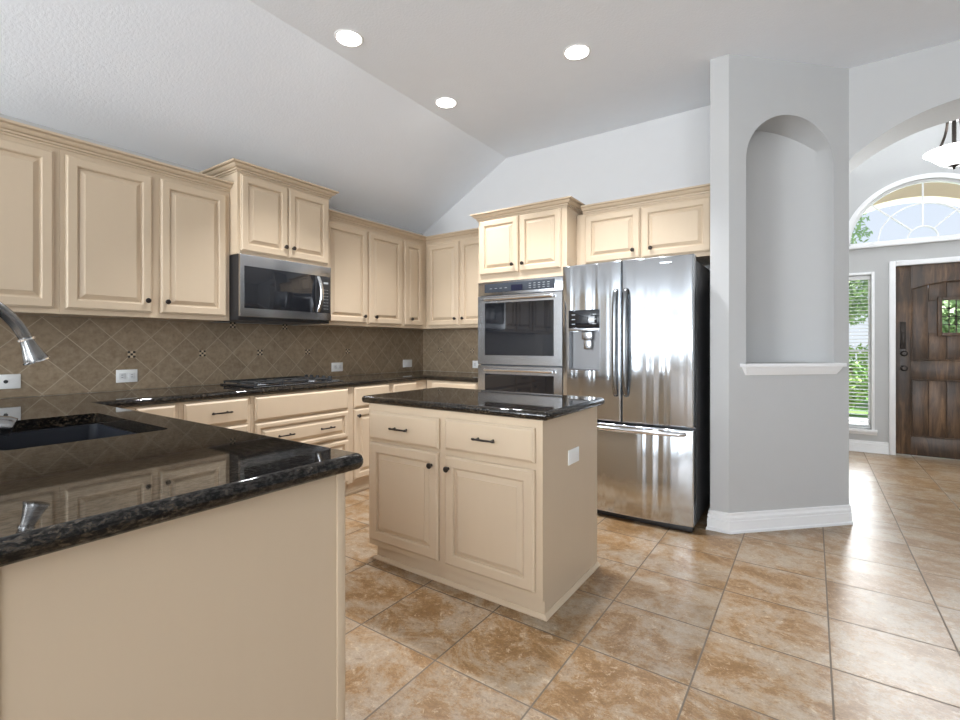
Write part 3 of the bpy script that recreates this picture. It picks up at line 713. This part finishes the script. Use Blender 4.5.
obj('spout', tube(NB(), smooth_path(pts), 0.0185, 16), M['gunmetal'], fc)
hd = Vector((0, 0.36, -1)).normalized(); hc = Vector((fx, 0.4512, 1.245))
h = obj('spray_head', lathe(NB(), [(0.0175, 0), (0.0185, 0.012), (0.0225, 0.035), (0.030, 0.065), (0.034, 0.080), (0.034, 0.086), (0.028, 0.087), (0.0, 0.085)], hc, hd, 24), M['gunmetal'], fc)
obj('collar', lathe(NB(), [(0.0186, 0), (0.0235, 0.001), (0.0235, 0.007), (0.0186, 0.008)], hc+hd*0.004, hd, 24), M['chrome'], h, label='bright ring')
obj('rim', lathe(NB(), [(0.0300, 0), (0.0365, 0.001), (0.0365, 0.006), (0.0300, 0.007)], hc+hd*0.081, hd, 24), M['chrome'], h, label='bright rim')
bm = tube(NB(), [(fx+0.022, 0.215, 0.965), (fx+0.045, 0.215, 0.968), (fx+0.05, 0.215, 0.98), (fx+0.07, 0.21, 1.05)], [0.011, 0.011, 0.009, 0.006], 10)
obj('lever', bm, M['gunmetal'], fc)
sd = empty('soap_dispenser', (-2.30, 0.27, 0.925), 'low metal soap dispenser at the frame edge beside the sink', 'soap dispenser')
obj('base', lathe(NB(), [(0.026, 0), (0.026, 0.006), (0.016, 0.012), (0.014, 0.03), (0.022, 0.035), (0.022, 0.052), (0.010, 0.060), (0, 0.061)], (-2.30, 0.27, 0.925)), M['gunmetal'], sd)
obj('nozzle', tube(NB(), [(-2.295, 0.292, 0.963), (-2.27, 0.34, 0.964), (-2.245, 0.385, 0.957), (-2.23, 0.425, 0.945), (-2.226, 0.437, 0.940)], [0.015, 0.021, 0.029, 0.033, 0.031], 16), M['gunmetal'], sd)

# ------------------------------------------------------------------ cooktop
CX0, CX1, CY0, CY1, CZ = -3.555, -3.105, 1.80, 2.55, 0.925
ck = empty('cooktop', (-3.33, 2.14, CZ), 'black gas cooktop with iron grates set in the granite below the microwave', 'cooktop')
obj('glass_plate', box(NB(), CX0, CX1, CY0, CY1, CZ+0.0005, CZ+0.010, 0.003), M['blackglass'], ck)
bm = NB()
for t in (CX1, ): box(bm, t-0.004, t+0.006, CY0-0.004, CY1+0.004, CZ+0.0006, CZ+0.007, 0.002)
obj('front_trim', bm, M['steel'], ck, label='thin steel front edge')
for cx, cy, r_ in ((-3.45, 1.92, 0.034), (-3.22, 1.92, 0.040), (-3.335, 2.128, 0.045), (-3.45, 2.333, 0.034), (-3.22, 2.333, 0.040)):
    b_ = obj('burner', lathe(NB(), [(r_+0.012, 0), (r_+0.010, 0.004), (r_, 0.005), (r_, 0.009), (r_*0.4, 0.0092), (0, 0.0092)], (cx, cy, CZ+0.0102)), M['steel'], ck)
    obj('burner_cap', lathe(NB(), [(r_*0.8, 0), (r_*0.85, 0.004), (r_*0.7, 0.006), (0, 0.0065)], (cx, cy, CZ+0.0196)), M['castiron'], b_)
for y0, y1 in ((1.82, 2.02), (2.027, 2.23), (2.237, 2.43)):
    bm = NB(); x0, x1 = -3.545, -3.135; gz = CZ+0.026
    for y in (y0+0.006, y1-0.006): tube(bm, [(x0, y, gz), (x1, y, gz)], 0.0055, 8)
    for x in (x0+0.004, (x0+x1)/2, x1-0.004): tube(bm, [(x, y0, gz), (x, y1, gz)], 0.0055, 8)
    ym = (y0+y1)/2
    for cx in (-3.45, -3.22): 
        tube(bm, [(cx, y0, gz), (cx, ym-0.03, gz+0.001)], 0.0048, 8); tube(bm, [(cx, y1, gz), (cx, ym+0.03, gz+0.001)], 0.0048, 8)
    for x in (x0+0.004, x1-0.004):
        for y in (y0+0.006, y1-0.006): tube(bm, [(x, y, CZ+0.0105), (x, y, gz)], 0.006, 8)
    obj('grate', bm, M['castiron'], ck)
for i, (kx, ky) in enumerate(((-3.20, 2.495), (-3.28, 2.495), (-3.36, 2.495), (-3.44, 2.495), (-3.51, 2.495))):
    obj('knob', lathe(NB(), [(0.020, 0), (0.020, 0.004), (0.015, 0.008), (0.014, 0.028), (0.011, 0.031), (0, 0.032)], (kx, ky, CZ+0.0102), seg=14), M['blackplastic'], ck)

# ------------------------------------------------------------------ upper cabinets
UX = -3.322; UZ0, UZ1 = 1.385, 2.275; GU = 'cream wall cabinets'
def upper(label, F, u0, u1, back, z0, z1, doors, path=None, side=1, cz=None):
    r = empty('wall_cabinet', F((u0+u1)/2, -back/2, z0), label, 'cabinet', GU)
    obj('body', fbox(NB(), F, u0+0.0006, u1-0.0006, -back, 0, z0, z1), M['cab'], r, smooth=0)
    for d in doors: add_door(r, F, *d)
    if path: crown(r, path, cz if cz else z1-0.004, side)
    return r
ub = UX-XA-0.002
def apath(u0, u1): return [(UX, u0), (UX, u1)]
upper('cream wall cabinet cut off by the left frame edge, above the faucet', FA(UX), -0.10, 0.832, ub, UZ0, UZ1, [(-0.075, 0.36, 1.412, 2.245, (0.33, 1.48)), (0.38, 0.806, 1.412, 2.245, (0.41, 1.48))], apath(-0.10, 0.832))
upper('cream two-door wall cabinet next left of the microwave, knobs facing each other', FA(UX), 0.832, 1.7465, ub, UZ0, UZ1, [(0.855, 1.267, 1.414, 2.245, (1.238, 1.484)), (1.313, 1.718, 1.414, 2.245, (1.346, 1.484))], apath(0.832, 1.7465))
# microwave cabinet, deeper and taller
MX = -3.222; my0, my1 = 1.7475, 2.5025
upper('short raised cream wall cabinet with two doors directly above the microwave', FA(MX), my0, my1, MX-XA-0.002, 1.842, 2.404, [(1.766, 2.121, 1.864, 2.386, (2.096, 1.938)), (2.129, 2.486, 1.866, 2.386, (2.160, 1.938))],
      [(XA+0.002, my0), (MX, my0), (MX, my1), (XA+0.002, my1)], 1, 2.400)
upper('cream two-door wall cabinet next right of the microwave', FA(UX), 2.5035, 3.452, ub, UZ0, UZ1, [(2.535, 2.985, 1.412, 2.245, (2.945, 1.472)), (3.008, 3.432, 1.412, 2.245, (3.083, 1.472))], apath(2.5035, 3.452))
upper('narrow cream wall cabinet with one slim door in the corner', FA(UX), 3.452, 4.126, ub, UZ0, UZ1, [(3.470, 3.735, 1.412, 2.245, (3.556, 1.474))], [(UX, 3.452), (UX, 3.803)])
upper('cream two-door wall cabinet on the back wall between the corner and the ovens', FB(3.803), UX+0.004, -2.434, YB-3.803-0.002, UZ0, UZ1, [(-3.276, -2.882, 1.412, 2.245, (-2.918, 1.478)), (-2.862, -2.455, 1.412, 2.245, (-2.822, 1.478))], [(UX+0.004, 3.803), (-2.492, 3.803)])
# oven tower
OY = 3.492; ox0, ox1 = -2.431, -1.586
ot = empty('oven_cabinet', (-2.01, 3.8, 0), 'tall cream cabinet that houses the double wall ovens, two small doors on top', 'cabinet')
bm = NB()
box(bm, ox0, ox0+0.018, OY, YB-0.003, 0, 2.306); box(bm, ox1-0.018, ox1, OY, YB-0.003, 0, 2.306); box(bm, ox0+0.018, ox1-0.018, OY, YB-0.003, 1.765, 2.306)
box(bm, ox0+0.018, ox1-0.018, OY, YB-0.003, 0.10, 0.440); box(bm, ox0+0.018, ox1-0.018, OY+0.04, YB-0.003, 0, 0.0995); box(bm, ox0+0.018, ox1-0.018, YB-0.02, YB-0.003, 0.44, 1.765)
obj('body', bm, M['cab'], ot, smooth=0)
add_door(ot, FB(OY), -2.409, -2.022, 1.829, 2.298, (-2.070, 1.893), fr=0.052); add_door(ot, FB(OY), -2.004, -1.634, 1.829, 2.298, (-1.972, 1.893), fr=0.052)
add_drawer(ot, FB(OY), -2.405, -1.615, 0.13, 0.42, [-2.01])
crown(ot, [(ox0, YB-0.003), (ox0, OY), (ox1, OY), (ox1, YB-0.003)], 2.304, 1)
# cabinet above the fridge
FYC = 3.672
fcab = upper('cream two-door wall cabinet above the refrigerator', FB(FYC), -1.584, -0.5565, YB-FYC-0.002, 1.842, 2.272, [(-1.503, -1.070, 1.872, 2.252, (-1.118, 1.935)), (-1.058, -0.580, 1.872, 2.252, (-0.985, 1.935))], [(-1.525, FYC), (-0.5565, FYC)])

# ------------------------------------------------------------------ double wall oven
ov = empty('wall_oven', (-2.01, 3.6, 0.45), 'stainless double wall oven with dark windows built into the tall cabinet', 'oven')
OF = FB(3.4915)
vx0, vx1 = -2.424, -1.612
obj('body', BX(vx0+0.012, vx1-0.012, 3.495, 4.08, 0.446, 1.757), M['darkgrey'], ov, smooth=0)
bm = fbox(NB(), OF, vx0, vx1, 0.0005, 0.018, 1.645, 1.760, 0.002); obj('fascia', bm, M['steel'], ov)
cp = obj('control_panel', fbox(NB(), OF, -2.355, -1.682, 0.0182, 0.0215, 1.668, 1.745, 0.001), M['darkpanel'], ov, label='charcoal glass control panel')
obj('display', fbox(NB(), OF, -2.085, -1.975, 0.0216, 0.0226, 1.672, 1.722), M['display'], cp, label='small dark blue display')
bm = NB()
bm.free()
for i in range(5):
    for j in range(3): obj('button_mark', fbox(NB(), OF, -1.915+i*0.042, -1.895+i*0.042, 0.0216, 0.0221, 1.685+j*0.018, 1.689+j*0.018), M['greymark'], cp, smooth=0)
for i in range(4): obj('button_mark', fbox(NB(), OF, -2.30+i*0.05, -2.275+i*0.05, 0.0216, 0.0221, 1.700, 1.703), M['greymark'], cp, smooth=0)
def oven_door(z0, z1, wz0, wz1, hz):
    d = obj('oven_door', rings_panel(NB(), OF, vx0, vx1, z0, z1, [(0, 0), (0, 0.022), (0.003, 0.026)], 0.0005), M['steel'], ov)
    obj('window', rings_panel(NB(), OF, -2.348, -1.688, wz0, wz1, [(0, 0), (0.003, 0.003)], 0.0268), M['blackglass'], d, label='dark glass window')
    bm = tube(NB(), [OF(-2.335, 0.055, hz), OF(-2.0, 0.057, hz), OF(-1.685, 0.055, hz)], 0.0125, 12)
    for u in (-2.30, -1.72): tube(bm, [OF(u, 0.027, hz), OF(u, 0.05, hz)], 0.008, 8)
    obj('handle', bm, M['chrome'], d, label='polished steel bar handle')
oven_door(1.048, 1.640, 1.128, 1.578, 1.608)
oven_door(0.450, 1.038, 0.800, 0.968, 1.005) if False else oven_door(0.450, 1.038, 0.530, 0.968, 1.003)

# ------------------------------------------------------------------ microwave
mw = empty('microwave', (-3.42, 2.115, 1.385), 'stainless over-the-range microwave above the cooktop', 'microwave')
MF = FA(-3.215)
obj('body', BX(XA+0.013, -3.2155, my0+0.003, my1-0.003, 1.388, 1.838, 0.003), M['blackplastic'], mw, label='black metal case')
mf = NB(); fbox(mf, MF, my0+0.003, my1-0.003, 0.0005, 0.024, 1.412, 1.838, 0.003); obj('fascia', mf, M['steel'], mw)
d = obj('door_glass', fbox(NB(), MF, 1.780, 2.345, 0.0242, 0.028, 1.470, 1.760, 0.001), M['blackglass'], mw, label='black glass door window')
kp = obj('control_panel', fbox(NB(), MF, 2.347, 2.486, 0.0242, 0.0275, 1.470, 1.760, 0.001), M['blackplastic'], mw, label='black key panel')
bm = NB()
for i in range(3):
    for j in range(7): obj('button_mark', fbox(NB(), MF, 2.426+i*0.017, 2.433+i*0.017, 0.0276, 0.028, 1.50+j*0.025, 1.505+j*0.025), M['greymark'], kp, smooth=0)
obj('clock_display', fbox(NB(), MF, 2.424, 2.468, 0.0276, 0.028, 1.70, 1.715), M['greymark'], kp, smooth=0)
bm.free()
hp = [(2.375, 1.478), (2.382, 1.55), (2.384, 1.615), (2.382, 1.68), (2.375, 1.752)]
hn = [0.03, 0.058, 0.066, 0.058, 0.03]
obj('handle', tube(NB(), smooth_path([MF(u, n_, z) for (u, z), n_ in zip(hp, hn)], 2), 0.014, 12, flat=0.55, flat_axis=(1, 0, 0)), M['chrome'], mw, label='curved steel handle')
bm = NB()
for i in range(9): fbox(bm, MF, 1.80+i*0.07, 1.84+i*0.07, -0.30, -0.05, 1.3855, 1.3878)
obj('bottom_vent', bm, M['darkgrey'], mw, smooth=0)

# ------------------------------------------------------------------ refrigerator
rf = empty('refrigerator', (-1.07, 3.7, 0), 'stainless french-door refrigerator with ice dispenser and bottom freezer drawer', 'refrigerator')
RF = FB(3.300); rx0, rx1 = -1.536, -0.624; rc = (rx0+rx1)/2
obj('body', BX(rx0+0.006, rx1-0.004, 3.380, 4.09, 0.035, 1.775, 0.004), M['darkgrey'], rf, label='dark grey cabinet sides')
obj('hinge_cover', BX(rx0+0.03, rx1-0.03, 3.42, 3.50, 1.7752, 1.800, 0.006), M['darkgrey'], rf)
obj('base_grille', BX(rx0+0.01, rx1-0.01, 3.315, 3.3795, 0.008, 0.043, 0.004), M['blackplastic'], rf, label='black base grille')
bm = NB()
for x in (rx0+0.06, rx1-0.06):
    for y in (3.46, 4.0): obj('foot', lathe(NB(), [(0.02, 0), (0.02, 0.034)], (x, y, 0.0005), seg=10), M['blackplastic'], rf)
bm.free()
def bow(u):  # gentle convex front
    return 0.030*(1-((u-rc)/(0.5*(rx1-rx0)))**2)
def fridge_panel(name, u0, u1, z0, z1, hole=None):
    bm = NB(); bv = 0.010; back = -0.078
    ins = [u0, u0+bv*0.3, u0+bv] + [u0+bv+(u1-u0-2*bv)*i/10 for i in range(1, 10)] + [u1-bv, u1-bv*0.3, u1]
    zs = [z0, z0+0.003, z0+bv] + [z1-bv, z1-0.003, z1]
    if hole:
        ins = sorted(set([round(x, 5) for x in ins]+[hole[0], hole[1]])); zs = sorted(zs+[hole[2], hole[3]])
    def rnd(t):
        t = max(0.0, min(1.0, t/bv)); return 1-math.sqrt(max(0, 1-(1-t)**2))
    def nn(u, z): return bow(u) - bv*max(rnd(min(u-u0, u1-u)), rnd(min(z-z0, z1-z)))
    G = [[bm.verts.new(RF(u, nn(u, z), z)) for z in zs] for u in ins]
    for i in range(len(ins)-1):
        for j in range(len(zs)-1):
            if hole and hole[0]-1e-4 <= ins[i] and ins[i+1] <= hole[1]+1e-4 and hole[2]-1e-4 <= zs[j] and zs[j+1] <= hole[3]+1e-4: continue
            bm.faces.new((G[i][j], G[i+1][j], G[i+1][j+1], G[i][j+1]))
    per = [G[i][0] for i in range(len(ins))]+[G[-1][j] for j in range(1, len(zs))]+[G[i][-1] for i in range(len(ins)-2, -1, -1)]+[G[0][j] for j in range(len(zs)-2, 0, -1)]
    bk = []
    for v in per: bk.append(bm.verts.new((v.co.x, 3.300-back, v.co.z)))
    k = len(per)
    for i in range(k): bm.faces.new((per[i], per[(i+1) % k], bk[(i+1) % k], bk[i]))
    bm.faces.new(bk)
    if hole:  # recess box
        i0 = ins.index(hole[0]); i1 = ins.index(hole[1]); j0 = zs.index(hole[2]); j1 = zs.index(hole[3])
        ring = [G[i][j0] for i in range(i0, i1+1)]+[G[i1][j] for j in range(j0+1, j1+1)]+[G[i][j1] for i in range(i1-1, i0-1, -1)]+[G[i0][j] for j in range(j1-1, j0, -1)]
        inn = [bm.verts.new((v.co.x, 3.300+0.055, v.co.z)) for v in ring]; k = len(ring)
        for i in range(k): bm.faces.new((ring[i], ring[(i+1) % k], inn[(i+1) % k], inn[i]))
        bm.faces.new(inn)
    return obj(name, bm, M['fridgesteel'], rf, smooth=50)
HO = (-1.478, -1.238, 1.032, 1.470)
dl = fridge_panel('door', rx0, rc-0.004, 0.684, 1.802, HO)
drr = fridge_panel('door', rc+0.004, rx1, 0.684, 1.802)
fz = fridge_panel('freezer_drawer', rx0, rx1, 0.046, 0.668)
# ice and water dispenser
ds = obj('dispenser', fbox(NB(), RF, HO[0]+0.002, HO[1]-0.002, -0.05, 0.024, 1.340, 1.468, 0.003), M['blackglass'], dl, label='black glass dispenser keypad')
bm = NB()
for u in (-1.45, -1.29):
    for j in range(3): obj('button_mark', fbox(NB(), RF, u, u+0.026, 0.0242, 0.0248, 1.365+j*0.034, 1.371+j*0.034), M['greymark'], ds, smooth=0)
bm.free()
obj('dispenser_trim', fbox(NB(), RF, HO[0]+0.002, HO[1]-0.002, -0.05, 0.022, 1.318, 1.338, 0.002), M['steel'], dl)
obj('dispenser_recess', fbox(NB(), RF, HO[0]+0.002, HO[1]-0.002, -0.053, -0.045, 1.036, 1.316), M['greymetal'], dl, label='dark grey recess back')
obj('drip_tray', fbox(NB(), RF, HO[0]+0.002, HO[1]-0.002, -0.0445, 0.012, 1.034, 1.044, 0.002), M['darkgrey'], dl)
bm = fbox(NB(), RF, -1.385, -1.305, -0.044, 0.0, 1.255, 1.316, 0.006); fbox(bm, RF, -1.375, -1.315, -0.03, -0.012, 1.185, 1.255, 0.006)
obj('dispenser_paddle', bm, M['steel'], dl, label='shiny paddle')
for par, u in ((dl, -1.116), (drr, -1.046)):
    n0 = bow(u)
    pp = [RF(u, n0+0.004, 0.868), RF(u, n0+0.030, 0.885), RF(u, n0+0.045, 1.00), RF(u, n0+0.052, 1.23), RF(u, n0+0.045, 1.46), RF(u, n0+0.030, 1.580), RF(u, n0+0.004, 1.598)]
    obj('handle', tube(NB(), smooth_path(pp, 2), 0.0165, 12, flat=0.6, flat_axis=(0, 1, 0)), M['handlesteel'], par, label='long bowed steel handle')
pp = [RF(u, bow(u)+e, 0.640) for u, e in ((-1.465, 0.002), (-1.45, 0.028), (-1.30, 0.040), (rc, 0.046), (-0.84, 0.040), (-0.69, 0.028), (-0.675, 0.002))]
obj('handle', tube(NB(), smooth_path(pp, 2), 0.017, 12, flat=0.9, flat_axis=(0, 0, 1)), M['chrome'], fz, label='wide steel drawer handle')
obj('logo_plate', fbox(NB(), RF, -0.865, -0.755, bow(-0.81)+0.0005, bow(-0.81)+0.0012, 1.752, 1.764), M['steel'], drr)

# ------------------------------------------------------------------ wall outlets
def outlet(label, F, u0, u1, z0, z1, kind):
    o = empty('wall_outlet', F((u0+u1)/2, 0, (z0+z1)/2), label, 'outlet', 'white outlets on the tile backsplash')
    obj('cover_plate', fbox(NB(), F, u0, u1, 0.0004, 0.006, z0, z1, 0.0025), M['plate'], o)
    uc, zc = (u0+u1)/2, (z0+z1)/2
    if kind == 'duplex':
        for s in (-1, 1):
            s_ = obj('socket', fbox(NB(), F, uc+s*0.026-0.019, uc+s*0.026+0.019, 0.0061, 0.0078, zc-0.019, zc+0.019, 0.0015), M['greyslot'], o, label='pale grey socket')
            bm = NB()
            for q in (-1, 1): fbox(bm, F, uc+s*0.026-0.006, uc+s*0.026+0.006, 0.0079, 0.0083, zc+q*0.007-0.0012, zc+q*0.007+0.0012)
            obj('slots', bm, M['slot'], s_, smooth=0)
    elif kind == 'jack':
        obj('jack', lathe(NB(), [(0.010, 0), (0.009, 0.003), (0, 0.003)], F(uc+0.002, 0.0061, zc), Vector(F(0, 1, 0))-Vector(F(0, 0, 0)), 12), M['slot'], o, label='round dark jack')
    else:
        obj('rocker', fbox(NB(), F, uc-0.033, uc+0.033, 0.0061, 0.0085, zc-0.017, zc+0.017, 0.002), M['plate'], o)
FS = FA(XA+0.011); FSB = FB(YB-0.011)
outlet('white jack plate at the left frame edge behind the faucet', FS, 0.618, 0.744, 0.976, 1.056, 'jack')
outlet('white duplex outlet on the backsplash left of the cooktop', FS, 1.190, 1.308, 0.976, 1.058, 'duplex')
outlet('white outlet on the backsplash just right of the cooktop', FS, 2.852, 2.980, 0.970, 1.052, 'duplex')
outlet('white outlet on the left backsplash nearest the corner', FS, 3.79, 3.93, 0.972, 1.054, 'rocker')
outlet('white outlet on the back wall backsplash partly hidden by the ovens', FSB, -2.945, -2.825, 0.972, 1.050, 'duplex')

# ------------------------------------------------------------------ recessed lights
def can_light(label, x, y):
    o = empty('recessed_light', (x, y, ZC), label, 'ceiling light', 'recessed ceiling lights')
    obj('trim_ring', lathe(NB(), [(0.075, 0.0), (0.075, -0.004), (0.085, -0.004), (0.089, -0.0005), (0.089, 0)][::-1], (x, y, ZC-0.0003), (0, 0, 1), 32), M['white'], o)
    obj('lens', lathe(NB(), [(0.074, -0.0005), (0.074, -0.0035), (0.055, -0.009), (0.025, -0.012), (0, -0.013)], (x, y, ZC-0.0005), (0, 0, 1), 32), M['lamp'], o, label='glowing white lens')
    downlight(x, y)
can_light('recessed ceiling light nearest the camera, highest on the left', -2.337, 1.963)
can_light('recessed ceiling light above the cooktop side, lowest in the photo', -2.340, 2.915)
can_light('recessed ceiling light over the island, nearest the diagonal wall', -1.244, 2.891)

# ------------------------------------------------------------------ foyer pendant
px_, py_, pz_ = 0.964, 5.5, 2.70
pn = empty('pendant_light', (px_, py_, 3.7), 'white glass bowl pendant with dark bronze arms in the foyer', 'pendant light')
bm = lathe(NB(), [(0.0, 0.0), (0.045, 0.004), (0.085, 0.022), (0.120, 0.055), (0.145, 0.085), (0.180, 0.108), (0.192, 0.120), (0.188, 0.128), (0.160, 0.140), (0.118, 0.155), (0.05, 0.160), (0.0, 0.160)], (px_, py_, pz_), (0, 0, 1), 36)
obj('glass_bowl', bm, M['bowl'], pn, label='glowing white glass bowl')
obj('finial', lathe(NB(), [(0, -0.035), (0.010, -0.030), (0.008, -0.020), (0.014, -0.014), (0.040, -0.004), (0.040, 0.0), (0.0, 0.0)], (px_, py_, pz_+0.0015)), M['bronze'], pn)
for k in range(3):
    a = 2*PI*k/3 + 2.45
    pts = [(px_+r_*math.cos(a), py_+r_*math.sin(a), z) for r_, z in ((0.115, 2.857), (0.075, 2.93), (0.05, 3.02), (0.045, 3.09))]
    obj('arm', tube(NB(), smooth_path(pts), 0.014, 8, flat=0.5, flat_axis=(math.cos(a), math.sin(a), 0)), M['bronze'], pn)
obj('hub', lathe(NB(), [(0.03, 3.07), (0.07, 3.085), (0.072, 3.10), (0.03, 3.12), (0.012, 3.14), (0.012, 3.66), (0.065, 3.67), (0.07, 3.695), (0, 3.6995)], (px_, py_, 0)), M['bronze'], pn)
d = bpy.data.lights.new('pendant_bulb', 'POINT'); d.energy = 3; d.shadow_soft_size = 0.12; d.color = (1, 0.95, 0.88)
l_ = bpy.data.objects.new('pendant_bulb', d); COL.objects.link(l_); l_.location = (px_, py_, 3.05)

# ------------------------------------------------------------------ outdoors
struct('ground_outside', BX(-14, 16, 7.13, 40, -0.25, -0.05), M['lawn'], smooth=0)
struct('ground_porch', BX(-6, 8, 7.13, 10.4, -0.15, -0.02), M['concrete'], smooth=0)
bm = NB(); pr = 1.30; pcx, pcz = 1.05, 1.90; py0 = 8.6
oa = [bm.verts.new((pcx+pr*math.cos(PI*k/32), py0, pcz+pr*math.sin(PI*k/32))) for k in range(33)]
lo_ = [bm.verts.new((x, py0, z)) for x, z in ((pcx-pr, -0.02), (-2, -0.02), (-2, 4.2), (4, 4.2), (4, -0.02), (pcx+pr, -0.02))]
poly_fill(bm, [oa+lo_])
r = bmesh.ops.extrude_face_region(bm, geom=bm.faces[:]); bmesh.ops.translate(bm, verts=[g for g in r['geom'] if isinstance(g, bmesh.types.BMVert)], vec=(0, 0.35, 0))
for f in bm.faces:
    f.normal_update()
    if abs(f.normal.y) < 0.5: f.material_index = 1
struct('wall_porch', bm, [M['tan'], M['cream_stucco']], smooth=0)
def foliage(bm, c, rad, n, size):
    for _ in range(n):
        while True:
            v = Vector((random.uniform(-1, 1), random.uniform(-1, 1), random.uniform(-1, 1)))
            if 0.35 < v.length < 1: break
        p = Vector(c)+Vector((v.x*rad[0], v.y*rad[1], v.z*rad[2])); s = size*random.uniform(0.6, 1.3)
        a = Vector((random.uniform(-1, 1), random.uniform(-1, 1), random.uniform(-1, 1))).normalized(); b_ = a.orthogonal().normalized()
        q = [p-a*s, p+b_*s*0.45, p+a*s, p-b_*s*0.45]
        bm.faces.new([bm.verts.new(x) for x in q])
def tree(label, x, y, h, r_, mat, n=1600):
    o = empty('tree', (x, y, -0.05), label, 'tree', 'trees in front of the house')
    obj('trunk', tube(NB(), [(x, y, -0.05), (x+0.05, y, h*0.4), (x, y+0.05, h*0.75)], [0.14, 0.11, 0.05], 10), M['bark'], o)
    bm = NB()
    for dx, dz_, s in ((0, 0, 1), (-0.5, -0.25, 0.7), (0.5, -0.2, 0.7), (0.1, 0.4, 0.7)): foliage(bm, (x+dx*r_, y, h*0.72+dz_*r_), (r_*s, r_*s, r_*s*0.8), int(n*s*1.6), 0.075)
    obj('crown', bm, mat, o, smooth=0)
def bush(label, x, y, rx, rz, mat):
    o = empty('bush', (x, y, -0.05), label, 'bush', 'bushes seen through the sidelight')
    bm = NB(); foliage(bm, (x, y, rz), (rx, rx*0.8, rz), 1500, 0.06); obj('leaves', bm, mat, o, smooth=0)
    obj('stem', tube(NB(), [(x, y, -0.05), (x, y, rz*1.2)], 0.03, 8), M['bark'], o)
tree('leafy tree outside, seen at the left side of the arched transom', -0.9, 17.0, 6.6, 1.9, M['leafpale'])
tree('green tree outside behind the sidelight blinds', -0.2, 13.0, 3.6, 1.3, M['leafpale'])
tree('low leafy tree outside, seen through the small front door window', 2.55, 13.6, 2.5, 0.9, M['leafpale'], 1200)
bush('green bush outside low behind the sidelight', 0.34, 10.9, 0.42, 0.38, M['leaf'])
bush('leafy bush outside at middle height behind the sidelight', 0.65, 12.4, 0.8, 0.62, M['leaf'])
